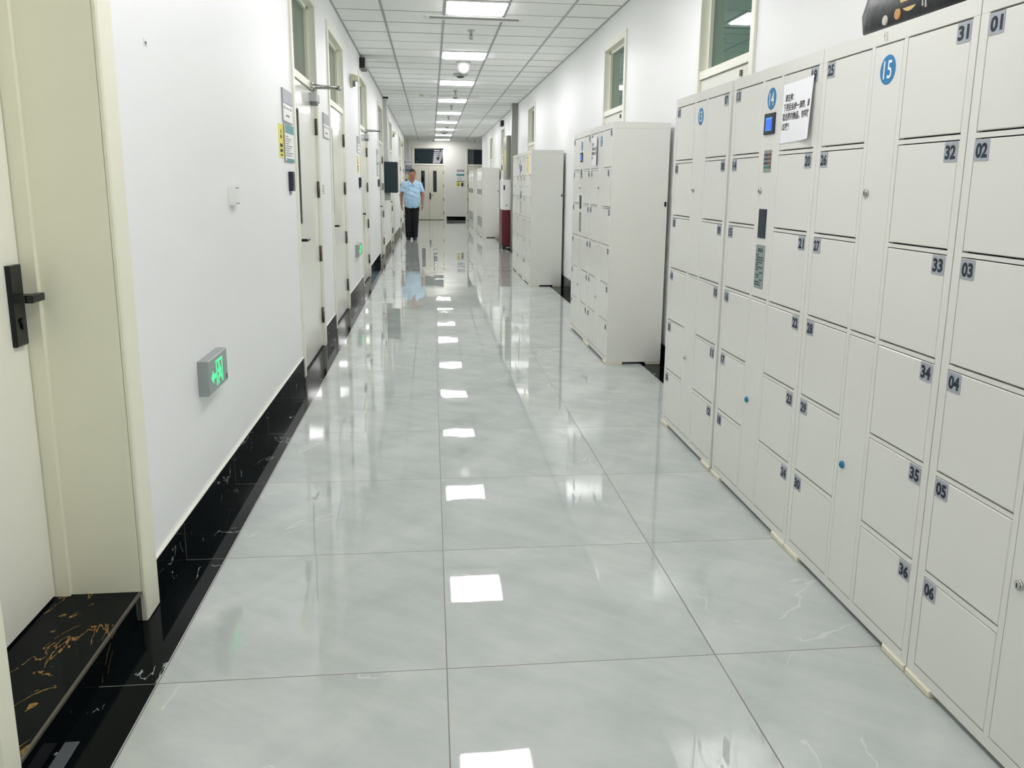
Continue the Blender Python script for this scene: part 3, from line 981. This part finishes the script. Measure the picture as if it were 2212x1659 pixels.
for i, (y, l) in enumerate(((24.62, 'white cabinet at the far end of the front far group'), (23.84, 'white cabinet in the middle of the front far group'),
                            (23.06, 'white cabinet showing its plain side beside the red dispenser, front of the far groups'))):
    tall_cabinet(y, .78, l, plug=i == 2)
for i, (y, l) in enumerate(((29.6, 'white cabinet of the rear group, closest to the end wall'), (28.84, 'white cabinet third from the front of the rear group'),
                            (28.08, 'white cabinet second from the front of the rear group'), (27.32, 'white cabinet at the front of the rear group, showing a narrow pale side'))):
    tall_cabinet(y, .76, l, x=1.312)

o = thing('drink_dispenser', 'standing dispenser, white above and dark red below, beyond the third locker bank', 'dispenser', (1.53, 18.95, 0))
MB('R').box(0, .72, .85, 1.49, -.27, 0, 0, ch=.006).obj('upper_body', 'white', o)
MB('R').box(0, .72, .09, .85, -.27, .012, 0, ch=.004).obj('lower_body', 'red', o)
b = MB('R').box(.01, .71, 0, .09, -.26, -.01, 0)
b.obj('base', 'black', o)
MB('E', (0, -.72, 0)).box(.08, .19, .03, .06, -.012, .004, 0).obj('base_label', 'alu', o)
MB('E', (0, -.72, 0)).rrect(.02, .05, 1.27, 1.37, 0, .008, .006).obj('latch', 'black', o)
MB('E', (0, -.72, 0)).box(.07, .11, .93, .96, 0, .002, 0).obj('side_mark', 'ink', o)
o = thing('steel_wall_box', 'grey steel box on the right wall above the red and white dispenser', 'wall box', (XR, 18.95, 1.495))
MB('R').box(0, .72, 0, .91, 0, .205, 0, ch=.004).obj('body', 'stain', o)
d = MB('R').box(.02, .70, .02, .89, .205, .218, 0, ch=.003).obj('door', 'steel', o)
n1 = MB('R').box(.30, .60, .30, .62, .218, .2195, 0).box(.34, .56, .20, .27, .218, .2195, 0)
n1.obj('yellow_label', 'yellow', d)
MB('R').cyl(.08, .45, .218, .23, .014).obj('latch', 'chrome', d)
o = thing('steel_column', 'grey steel clad column on the right wall behind the third locker bank', 'column', (XR, 18.15, 0))
MB('R').box(0, .20, 0, ZC - .003, 0, .13, 0, ch=.006).obj('cladding', 'stain', o)
MB('R').box(.01, .19, .02, ZC - .02, .13, .134, 0).obj('face_plate', 'steel', o)
o = thing('conduit', 'thin white conduit climbing the right wall beside the steel column', 'conduit', (XR - .04, 18.5, 2.41))
MB('W').tube([(0, 0, 0), (0, 0, .2), (.0, -.1, .30), (0, -.14, .4)], .018).obj('pipe', 'plaster', o)
MB('W').box(-.02, .035, -.03, .03, .1, .13).obj('clip', 'alu', o)

# ---------------------------------------------------------------- left wall fittings
def wsign(y0, y1, z0, z1, label, header=.42):
    o = thing('door_sign', label, 'door sign', (XL, y0, z0), 'grey and white room signs on the left wall')
    W_, H_ = y1 - y0, z1 - z0
    MB('L').rrect(0, W_, 0, H_, 0, .008, .006).obj('backing', 'alu', o)
    MB('L').box(0, W_, H_ * (1 - header), H_ - .004, .008, .010).obj('header', 'signgrey', o)
    p = MB('L').box(.006, W_ - .012, .008, H_ * (1 - header) - .006, .008, .010, 0)
    p.box(.03, .07, H_ * .40, H_ * .48, .0101, .0105, 1).box(W_ - .09, W_ - .05, H_ * .40, H_ * .48, .0101, .0105, 1)
    p.box(.09, W_ - .12, H_ * .42, H_ * .45, .0101, .0105, 1).box(.10, W_ - .13, H_ * .18, H_ * .24, .0101, .0105, 1)
    p.obj('card', ['white', 'ink'], o)
    return o
def safety(y0, y1, z0, z1, label):
    o = thing('safety_board', label, 'notice board', (XL, y0, z0), 'white and teal safety boards on the left wall')
    W_, H_ = y1 - y0, z1 - z0
    p = MB('L').rrect(0, W_, 0, H_, 0, .009, .004, 1)
    p.box(.012, W_ - .006, .006, H_ - .006, .009, .0098, 0)
    for i in range(9):
        v = H_ * .66 - i * H_ * .063
        p.box(.03, W_ * (.35 + .5 * ((i * 37) % 10) / 10), v, v + .006, .0099, .0103, 2)
    p.obj('sheet', ['white', 'alu', 'ink'], o)
    MB('L').box(.03, W_ - .004, H_ * .76, H_ - .004, .0099, .0106).obj('header_band', 'teal', o)
    MB('L').box(.05, W_ - .004, .004, H_ * .09, .0099, .0106).obj('footer_band', 'teal', o)
    return o
def hazard(frame, pos, W_, H_, label):
    o = MB(frame).box(0, W_, 0, H_, 0, .0015, 0)
    cx, cy, r = W_ / 2, H_ * .68, min(W_ * .3, H_ * .16)
    for k in range(3):
        a = PI / 2 + k * 2 * PI / 3
        o.cyl(cx + r * .62 * math.cos(a), cy + r * .62 * math.sin(a), .0015, .0019, r * .42, 1, k=14)
    o.cyl(cx, cy, .0019, .0022, r * .25, 0, k=12)
    o.box(cx - W_ * .28, cx + W_ * .28, H_ * .32, H_ * .42, .0015, .0019, 1).box(cx - W_ * .28, cx + W_ * .28, H_ * .17, H_ * .26, .0015, .0019, 1)
    o.box(cx - W_ * .22, cx + W_ * .22, H_ * .06, H_ * .11, .0015, .0019, 1)
    o = o.obj('hazard_sticker', ['yellow', 'black_ink'])
    o.location = pos
    return tag(o, label, 'sticker', 'yellow hazard stickers')
def reader(frame, pos, label, s=1.0):
    o = thing('card_reader', label, 'card reader', pos, 'black card readers beside the doors')
    MB(frame).rrect(0, .085 * s, 0, .125 * s, 0, .028, .008).obj('housing', 'reader', o)
    MB(frame).box(.012 * s, .073 * s, .03 * s, .115 * s, .028, .030).obj('face', 'black', o)
    MB(frame).box(.02, .05, -.022, 0, 0, .012).obj('cable_entry', 'alu', o)
    return o
wsign(5.56, 5.92, 1.745, 1.95, 'grey and white room sign above the teal board, before the nearest full door')
safety(5.57, 5.93, 1.50, 1.735, 'white board with teal bands below the nearest grey room sign')
hazard('L', (XL, 5.40, 1.52), .165, .205, 'yellow sticker with black symbol left of the nearest teal board')
reader('L', (XL, 5.70, 1.315), 'black card reader below the nearest teal board')
wsign(7.60, 8.0, 1.755, 1.965, 'grey and white room sign between the first two doors')
o = MB('L').box(0, .16, 0, .10, 0, .001, 0)
for i in range(5):
    o.box(.012, .06 + .015 * (i % 3), .012 + i * .016, .02 + i * .016, .001, .0014, 1).box(.095, .14, .012 + i * .016, .02 + i * .016, .001, .0014, 1)
o = o.obj('wall_label', ['white', 'ink']); o.location = (XL, 7.40, 1.265)
tag(o, 'small printed label on the wall between the first two doors', 'label')
wsign(11.0, 11.40, 1.75, 1.955, 'grey and white room sign beside the door with the second closer arm')
hazard('L', (XL, 10.98, 1.50), .2, .21, 'faded yellow sticker below the room sign at the second closer')
reader('L', (XL, 11.16, 1.32), 'black card reader below the faded yellow sticker')
wsign(14.85, 15.27, 1.745, 1.95, 'grey and white room sign before the hanging black panel')
safety(14.9, 15.3, 1.50, 1.735, 'white board with teal band, before the hanging black panel')
reader('L', (XL, 15.12, 1.32), 'black card reader before the hanging black panel')

o = thing('door_sensor', 'small white plastic box high on the near left wall above the exit sign', 'wall switch', (XL, 4.03, 1.262))
MB('L').rrect(0, .10, 0, .092, 0, .028, .006).obj('housing', 'white', o)
MB('L').box(.02, .08, .078, .082, .028, .029).box(.02, .08, .008, .012, .028, .029).obj('seam', 'ink', o)
o = MB('L').box(0, .03, 0, .022, 0, .002, 0).box(.006, .022, .004, .014, .002, .003, 1)
o = o.obj('wall_plug', ['white', 'ink']); o.location = (XL, 2.98, 1.80)
tag(o, 'tiny wall plug high on the near left wall beside the cream frame', 'wall plug')

def exit_sign(y0, y1, z0, z1, label):
    o = thing('exit_sign', label, 'exit sign', (XL, y0, z0), 'green exit signs low on the left wall')
    W_, H_ = y1 - y0, z1 - z0
    MB('L').box(0, W_, 0, H_, 0, .042, 0, ch=.003).obj('housing', 'exitbox', o)
    g = MB('L')
    n0, n1 = .0425, .0432
    cx = W_ * .5
    dw, dh = W_ * .33, H_ * .74
    d0, d1, b0, b1 = cx - dw * .35, cx + dw * .65, H_ * .12, H_ * .86
    t = W_ * .032
    g.box(d0, d1, b1 - t, b1, n0, n1).box(d0, d0 + t, b0, b1, n0, n1).box(d1 - t, d1, b0, b1, n0, n1)
    # running figure in the doorway
    m = (d0 + d1) / 2
    g.cyl(m - .004, b0 + dh * .79, n0, n1, W_ * .032, 0, k=12)
    def limb(p, q, w_):
        (a, b), (c, d) = p, q
        L = math.hypot(c - a, d - b); nx, ny = -(d - b) / L * w_, (c - a) / L * w_
        g.prism([(a - nx, b - ny), (c - nx, d - ny), (c + nx, d + ny), (a + nx, b + ny)], n0, n1)
    s_ = dh
    limb((m, b0 + s_ * .68), (m + .008, b0 + s_ * .38), .013)
    limb((m + .006, b0 + s_ * .40), (m - .022, b0 + s_ * .22), .008); limb((m - .022, b0 + s_ * .22), (m - .018, b0 + s_ * .02), .007)
    limb((m + .008, b0 + s_ * .40), (m + .026, b0 + s_ * .24), .008); limb((m + .026, b0 + s_ * .24), (m + .046, b0 + s_ * .12), .007)
    limb((m, b0 + s_ * .66), (m - .028, b0 + s_ * .52), .006); limb((m, b0 + s_ * .66), (m + .026, b0 + s_ * .54), .006)
    ay, ax = H_ * .45, W_ * .12
    g.prism([(ax, ay), (ax + .034, ay + .026), (ax + .034, ay + .010), (ax + .072, ay + .010), (ax + .072, ay - .010), (ax + .034, ay - .010), (ax + .034, ay - .026)], n0, n1)
    g.obj('pictogram', 'exitgreen', o)
    MB('L').box(W_ - .03, W_ - .008, .012, .03, .042, .0435).obj('test_button', 'lip', o)
exit_sign(3.33, 3.635, .535, .675, 'lit green exit sign low on the near left wall')
exit_sign(10.38, 10.85, .49, .635, 'lit green exit sign low on the left wall beyond the second door')

def strobe(y, z, label):
    o = thing('wall_siren', label, 'alarm', (XL, y, z), 'beige alarm lamps high on the left wall')
    prof = [(0, 0), (.01, .10)] + [(.01 + .085 * math.sin(a), .10 + 0 * a - .0 + .045 * math.cos(a)) for a in [PI / 2 * i / 8 for i in range(9)]] + [(.095, .07), (.03, .07), (.02, 0)]
    m = MB('L')
    pts = [(a, b) for a, b in prof]
    # profile in (n, v): build across the width
    L_ = .13
    ring0 = [m.P(0, b, a) for a, b in pts]; ring1 = [m.P(L_, b, a) for a, b in pts]
    m.F(ring0, 0); m.F(ring1[::-1], 0)
    for i in range(len(pts)):
        j = (i + 1) % len(pts)
        m.F((ring0[j], ring0[i], ring1[i], ring1[j]), 0)
    m.obj('hood', 'beige', o)
    MB('L').box(.025, .105, .01, .065, .02, .055, 0, ch=.006).obj('lamp', 'ink', o)
    return o
strobe(10.32, 2.47, 'beige alarm lamp between the second and third left-wall doors')
strobe(17.35, 2.56, 'beige alarm lamp on the grey cable duct')
strobe(21.05, 2.47, 'beige alarm lamp beyond the hanging black panel')
strobe(27.4, 2.52, 'yellowish alarm lamp close to the far left corner')

def indicator(frame, pos, label):
    o = thing('indicator_box', label, 'indicator light', pos)
    MB(frame).box(0, .40, 0, .13, 0, .075, 0, ch=.006).obj('housing', 'black', o)
    MB(frame).box(.03, .37, .02, .11, .075, .080, 0, ch=.002).obj('lens', 'alu', o)
indicator('L', (XL, 11.75, 2.865), 'black indicator box above the left door with the second closer')
indicator('R', (XR, 21.85, 2.82), 'black indicator box above the right door beside the dispenser')

o = thing('cable_duct', 'grey cable duct rising to the ceiling above the hanging black panel', 'cable duct', (XL, 17.25, 1.8))
MB('L').box(0, .18, 0, ZC - 1.8, 0, .085, 0, ch=.004).obj('duct', 'locker_grey', o)
MB('L').box(-.01, .19, ZC - 1.83, ZC - 1.803, 0, .1).obj('collar', 'dark', o)
o = thing('hanging_panel', 'dark rectangular panel box on the left wall behind the man', 'display panel', (XL, 17.2, 1.195))
MB('L').box(0, .42, 0, .60, .004, .262, 0, ch=.012).obj('housing', 'screenoff', o)
MB('L').box(.02, .40, .02, .60, .262, .267, 0).obj('front', 'panelfront', o)
MB('L').box(.12, .3, -.15, .05, 0, .11, 0).obj('bracket', 'alu', o)
MB('L').box(.12, .3, .1, .5, 0, .006, 0).obj('wall_mount', 'alu', o)

# ---------------------------------------------------------------- end wall signs
o = thing('door_sign', 'grey and white room sign on the end wall right of the double door', 'door sign', (1.01, YE, 1.775))
MB('E').box(0, .29, 0, .17, 0, .008).obj('backing', 'alu', o)
MB('E').box(0, .29, .09, .17, .008, .01).obj('header', 'signgrey', o)
p = MB('E').box(.008, .282, .006, .086, .008, .010, 0).box(.04, .10, .05, .07, .0101, .0105, 1); p.obj('card', ['white', 'ink'], o)
o = thing('safety_board', 'white board with teal band on the end wall right of the double door', 'notice board', (1.0, YE, 1.49))
p = MB('E').box(0, .30, 0, .28, 0, .009, 0).box(0, .30, 0, .02, .0091, .0098, 1)
for i in range(5):
    p.box(.03, .20 + .02 * (i % 3), .05 + .03 * i, .058 + .03 * i, .0091, .0095, 2)
p.obj('sheet', ['white', 'tealdark', 'ink'], o)
MB('E').box(.0, .30, .215, .28, .009, .0102).obj('header_band', 'teal', o)
hazard('E', (1.0, YE, 1.31), .15, .17, 'yellow sticker with black symbol on the end wall')
reader('E', (1.18, YE, 1.315), 'dark card reader beside the yellow sticker on the end wall')
o = thing('projecting_sign', 'small white sign with a black figure beside the end double door', 'sign', (-1.02, YE - .2, 2.11))
p = MB('E').box(0, .34, 0, .17, -.02, 0, 0)
p.cyl(.045, .115, 0, .001, .012, 1, k=12).box(.032, .058, .04, .10, 0, .001, 1)
p.box(.12, .30, .075, .10, 0, .001, 2)
p.obj('board', ['white', 'black_ink', 'ink'], o)
MB('E').box(-.4, 0, .06, .11, -.02, -.004).obj('bracket', 'alu', o)
MB('E').box(.16, .18, .17, ZC - 2.11, -.016, -.008).obj('hanger', 'alu', o)
o = thing('notice_case', 'grey notice board on the end wall behind the man', 'notice board', (-.97, YE, 1.75))
MB('E').box(0, .25, 0, .33, 0, .02, 0).obj('backing', 'signgrey', o)
MB('E').box(.0, .25, .10, .17, .02, .024).obj('band', 'tealdark', o)
hazard('E', (-.90, YE, 1.49), .16, .2, 'yellow sticker on the end wall behind the man')
reader('E', (-.97, YE, 1.42), 'dark card reader on the end wall left of the man')

# ---------------------------------------------------------------- the man
def surface_nets(f, lo, hi, h):
    n = [int(math.ceil((b - a) / h)) + 1 for a, b in zip(lo, hi)]
    ax = [lo[i] + h * np.arange(n[i], dtype=np.float32) for i in range(3)]
    X, Y, Z = np.meshgrid(*[a.astype(np.float32) for a in ax], indexing='ij')
    D = f(X, Y, Z)
    ins = D < 0
    cnt = np.zeros([k - 1 for k in n], np.int8)
    for a in (0, 1):
        for b in (0, 1):
            for c in (0, 1):
                cnt += ins[a:n[0] - 1 + a, b:n[1] - 1 + b, c:n[2] - 1 + c]
    act = (cnt > 0) & (cnt < 8)
    I, J, K = np.nonzero(act)
    ids = -np.ones(act.shape, np.int64)
    ids[I, J, K] = np.arange(len(I))
    acc = np.zeros((len(I), 3)); num = np.zeros(len(I))
    cor = [(a, b, c) for a in (0, 1) for b in (0, 1) for c in (0, 1)]
    for p in cor:
        for axis in range(3):
            if p[axis]:
                continue
            q = list(p); q[axis] = 1
            d0 = D[I + p[0], J + p[1], K + p[2]]; d1 = D[I + q[0], J + q[1], K + q[2]]
            m = (d0 < 0) != (d1 < 0)
            t = np.where(m, d0 / np.where(m, d0 - d1, 1), 0)
            for k in range(3):
                acc[:, k] += np.where(m, p[k] + (t if k == axis else 0), 0)
            num += m
    V = (np.stack([I, J, K], 1) + acc / num[:, None]) * h + np.array(lo)
    F = []
    for axis in range(3):
        s0 = [slice(1, -1)] * 3; s1 = [slice(1, -1)] * 3
        s0[axis] = slice(0, -1); s1[axis] = slice(1, None)
        a, b = ins[tuple(s0)], ins[tuple(s1)]
        for flip in (0, 1):
            e = np.nonzero((a & ~b) if flip == 0 else (~a & b))
            g = [e[0] + (0 if axis == 0 else 1), e[1] + (0 if axis == 1 else 1), e[2] + (0 if axis == 2 else 1)]
            u, v = [(1, 2), (2, 0), (0, 1)][axis]
            q = []
            for du, dv in ((-1, -1), (0, -1), (0, 0), (-1, 0)):
                w_ = [g[0].copy(), g[1].copy(), g[2].copy()]
                w_[u] += du; w_[v] += dv
                q.append(ids[w_[0], w_[1], w_[2]])
            q = np.stack(q, 1)
            F.append(q if flip == 0 else q[:, ::-1])
    return V, np.concatenate(F)

def sdf_obj(name, f, lo, hi, h, matname, parent, smooth=True):
    V, F = surface_nets(f, lo, hi, h)
    me = bpy.data.meshes.new(name)
    me.from_pydata(V.tolist(), [], F.tolist())
    me.materials.append(M[matname])
    me.polygons.foreach_set('use_smooth', [smooth] * len(me.polygons))
    me.update()
    return link(name, me, parent)

def ell(X, Y, Z, c, r):
    q = np.sqrt(((X - c[0]) / r[0]) ** 2 + ((Y - c[1]) / r[1]) ** 2 + ((Z - c[2]) / r[2]) ** 2)
    return (q - 1) * min(r)
def cap(X, Y, Z, a, b, ra, rb, flat=1.0):
    d = [b[i] - a[i] for i in range(3)]
    L = sum(x * x for x in d)
    t = np.clip(((X - a[0]) * d[0] + (Y - a[1]) * d[1] + (Z - a[2]) * d[2]) / L, 0, 1)
    return np.sqrt((X - a[0] - t * d[0]) ** 2 + ((Y - a[1] - t * d[1]) / flat) ** 2 + (Z - a[2] - t * d[2]) ** 2) - (ra + (rb - ra) * t)
def smin(a, b, k):
    h = np.clip(.5 + .5 * (b - a) / k, 0, 1)
    return b + (a - b) * h - k * h * (1 - h)

HC = (.015, 0, 1.612)
def man_body(X, Y, Z):
    t = ell(X, Y, Z, (0, 0, .93), (.16, .115, .14))
    t = smin(t, ell(X, Y, Z, (0, -.02, 1.09), (.165, .13, .17)), .06)
    t = smin(t, ell(X, Y, Z, (0, 0, 1.27), (.18, .115, .16)), .06)
    t = smin(t, cap(X, Y, Z, (-.165, .01, 1.352), (.165, .01, 1.352), .054, .054), .05)
    for s in (-1, 1):
        t = smin(t, cap(X, Y, Z, (s * .03, .025, 1.432), (s * .165, .012, 1.362), .045, .046), .03)
    t = smin(t, cap(X, Y, Z, (.005, .02, 1.38), (.013, .005, 1.51), .068, .063), .03)
    hd = ell(X, Y, Z, HC, (.085, .104, .122))
    hd = smin(hd, ell(X, Y, Z, (.015, -.035, 1.543), (.069, .072, .072)), .03)
    hd = smin(hd, cap(X, Y, Z, (.015, -.103, 1.622), (.015, -.124, 1.582), .009, .016), .010)
    hd = smin(hd, ell(X, Y, Z, (.015, -.09, 1.525), (.03, .02, .02)), .015)
    for s in (-1, 1):
        hd = smin(hd, ell(X, Y, Z, (.015 + s * .036, -.075, 1.575), (.022, .02, .02)), .015)
        hd = smin(hd, ell(X, Y, Z, (.015 + s * .088, .005, 1.60), (.010, .024, .034)), .006)
    t = smin(t, hd, .02)
    for s, hip, kn, an in ((-1, (-.085, 0, .92), (-.095, -.02, .50), (-.10, .01, .075)), (1, (.085, 0, .92), (.075, .0, .50), (.058, .02, .075))):
        t = smin(t, cap(X, Y, Z, hip, kn, .085, .056), .04)
        t = smin(t, cap(X, Y, Z, kn, an, .056, .037), .02)
        t = smin(t, ell(X, Y, Z, (an[0], an[1] - .05, .045), (.038, .11, .03)), .02)
    for s in (-1, 1):
        e, wx = (s * .262, .015, 1.10), (s * .258, -.035, .875)
        t = smin(t, cap(X, Y, Z, (s * .190, .01, 1.355), e, .052, .043), .035)
        t = smin(t, cap(X, Y, Z, e, wx, .043, .028), .02)
        pc = (s * .256, -.045, .825)
        pm = ell(X, Y, Z, pc, (.019, .040, .052))
        for i in range(4):
            y = -.078 + .0215 * i
            L = (.034, .042, .044, .038)[3 - i]
            k1 = (s * .254, y, .785); k2 = (s * .246, y + .003, .785 - L); k3 = (s * .222, y + .006, .785 - L - .006)
            g = np.minimum(cap(X, Y, Z, (s * .256, y + .004, .82), k1, .0105, .0105), np.minimum(cap(X, Y, Z, k1, k2, .0102, .0095), cap(X, Y, Z, k2, k3, .0095, .0085)))
            pm = smin(pm, g, .004)
        g = np.minimum(cap(X, Y, Z, (s * .25, -.072, .845), (s * .236, -.098, .81), .013, .011), cap(X, Y, Z, (s * .236, -.098, .81), (s * .226, -.095, .778), .011, .009))
        pm = smin(pm, g, .006)
        t = smin(t, pm, .012)
    return t

def man_shirt(X, Y, Z):
    fold = .004 * np.sin(31 * X + 17 * Z) * np.sin(23 * Z - 9 * X) + .003 * np.sin(55 * Z + 20 * X)
    t = ell(X, Y, Z, (0, -.015, .93), (.200, .148, .26))
    t = smin(t, ell(X, Y, Z, (0, -.02, 1.09), (.198, .152, .22)), .05)
    t = smin(t, ell(X, Y, Z, (0, 0, 1.27), (.205, .135, .175)), .05)
    t = smin(t, cap(X, Y, Z, (-.165, .01, 1.352), (.165, .01, 1.352), .067, .067), .05)
    for s in (-1, 1):
        t = smin(t, cap(X, Y, Z, (s * .03, .025, 1.432), (s * .165, .012, 1.362), .060, .062), .03)
    t = smin(t, cap(X, Y, Z, (.0, .02, 1.38), (.006, .01, 1.425), .085, .072), .03)
    for s in (-1, 1):
        sl = cap(X, Y, Z, (s * .19, .01, 1.355), (s * .262, .015, 1.12), .068, .074)
        sl = np.maximum(sl, 1.178 - .28 * (s * X - .25) - Z)
        t = smin(t, sl, .03)
    t = t + fold
    body = np.abs(X) < .215
    hem = .80 - .02 * np.cos(X * 12) + .035 * np.exp(-((X - .02) / .012) ** 2) * (Y < 0)
    vee = np.where(Y < .0, (Z - 1.352) * .62 - np.abs(X - .008), -1)
    return np.maximum(np.maximum(t, np.where(body, hem - Z, -1)), vee)

def man_trousers(X, Y, Z):
    t = ell(X, Y, Z, (0, 0, .92), (.175, .132, .16))
    for hip, kn, an in (((-.085, 0, .90), (-.095, -.025, .48), (-.10, .01, .05)), ((.085, 0, .90), (.07, -.005, .48), (.055, .02, .05))):
        t = smin(t, cap(X, Y, Z, hip, kn, .104, .084), .03)
        t = smin(t, cap(X, Y, Z, kn, an, .084, .074), .02)
    t = t + .003 * np.sin(60 * Z + 25 * X)
    return np.maximum(np.maximum(t, .055 - Z), Z - 1.0)

def shoe_f(an, ay):
    def f(X, Y, Z):
        t = ell(X, Y, Z, (an, ay - .06, .038), (.052, .145, .048))
        t = smin(t, cap(X, Y, Z, (an, ay + .005, .05), (an, ay + .01, .075), .05, .042), .02)
        return np.maximum(t, .012 - Z)
    return f

MX, MY = -.467, 21.3
man = thing('person', 'man in a light blue short sleeved shirt and black trousers walking down the corridor', 'person', (MX, MY, 0))
body = sdf_obj('body', man_body, (-.34, -.20, -.01), (.34, .18, 1.76), .0065, 'skin', man)
sdf_obj('shirt', man_shirt, (-.38, -.22, .74), (.38, .22, 1.53), .009, 'shirt', man)
sdf_obj('trousers', man_trousers, (-.26, -.2, .03), (.26, .2, 1.06), .009, 'trousers', man)
for an, ay in ((-.10, .01), (.058, .02)):
    sh = sdf_obj('shoe', shoe_f(an, ay), (an - .08, ay - .23, -.005), (an + .08, ay + .1, .14), .006, 'shoe', man)
    pts = [(an + .053 * math.cos(t), ay - .06 + .148 * math.sin(t)) for t in [2 * PI * i / 28 for i in range(28)]]
    MB('W').prism(pts, 0, .018).obj('sole', 'sole', sh)
def hair_f(X, Y, Z):
    t = ell(X, Y, Z, (.015, .006, 1.620), (.0895, .108, .1225))
    edge = 1.662 - .72 * np.clip(Y + .07, 0, .12) + .004 * np.sin(160 * X) + .003 * np.sin(210 * Y)
    edge = np.where(Y > .045, 1.535, edge)
    return np.maximum(t, edge - Z)
sdf_obj('hair', hair_f, (-.09, -.12, 1.50), (.12, .13, 1.76), .006, 'hair', man)
fe = MB('E', (.015, -.0935, 0))          # u = x, v = z, n = towards the camera
for s in (-1, 1):
    e = MB('E', (.015, -.095, 0))
    e.prism([(s * .031 + .015 * math.cos(t), 1.611 + .0058 * math.sin(t)) for t in [2 * PI * i / 14 for i in range(14)]], -.008, .0035, 0)
    e.cyl(s * .031, 1.611, .003, .0045, .0055, 1, k=12)
    e.obj('eye', ['eyew', 'hair'], man)
    b = MB('E', (.015, -.096, 0)); b.prism([(s * .012, 1.632), (s * .048, 1.630), (s * .046, 1.638), (s * .016, 1.641)][::s], -.004, .006); b.obj('eyebrow', 'hair', man)
mo = MB('E', (.015, -.113, 0))
mo.prism([(-.030, 1.555), (-.02, 1.541), (0, 1.536), (.02, 1.541), (.030, 1.555), (.015, 1.557), (-.015, 1.557)], -.015, .008, 0)
mo.prism([(-.022, 1.5535), (-.014, 1.547), (.014, 1.547), (.022, 1.5535)], .008, .0095, 1)
mo.obj('mouth', ['lip', 'tooth'], man)
gl = MB('E', (.015, -.114, 0))
for s in (-1, 1):
    gl.tube([(s * .033 + .022 * math.cos(t), 1.610 + .016 * math.sin(t), 0) for t in [2 * PI * i / 16 for i in range(17)]], .0018, 0, 6)
    gl.tube([(s * .055, 1.614, 0), (s * .078, 1.613, -.03), (s * .083, 1.610, -.10)], .0018, 0, 6)
gl.tube([(-.011, 1.613, 0), (.011, 1.613, 0)], .0018, 0, 6)
gl.obj('glasses', 'hinge', man)
wt = MB('W')
wt.tube([(.257 + .033 * math.cos(t), -.030 + .033 * math.sin(t), .892 + .004 * math.sin(t)) for t in [2 * PI * i / 20 for i in range(21)]], .006, 0, 6)
wo = wt.obj('wristwatch', 'black', man)
MB('E', (.262, -.063, .892)).cyl(0, 0, 0, .008, .018, 0, k=16).obj('watch_face', 'chrome', wo)
co = MB('W')
for s in (-1, 1):
    a = [(.007 + s * .004, -.128, 1.352), (.007 + s * .062, -.062, 1.432), (.007 + s * .080, .0, 1.462), (.007 + s * .108, -.02, 1.425), (.007 + s * .096, -.085, 1.392), (.007 + s * .058, -.142, 1.350)]
    P = [co.P(*p) for p in a]
    Q = [co.P(p[0] + s * .004, p[1] - .007, p[2] + .006) for p in a]
    co.F(P if s > 0 else P[::-1]); co.F(Q[::-1] if s > 0 else Q)
    for i in range(6):
        j = (i + 1) % 6
        co.F((P[i], P[j], Q[j], Q[i]))
co.obj('collar', 'shirt', man)
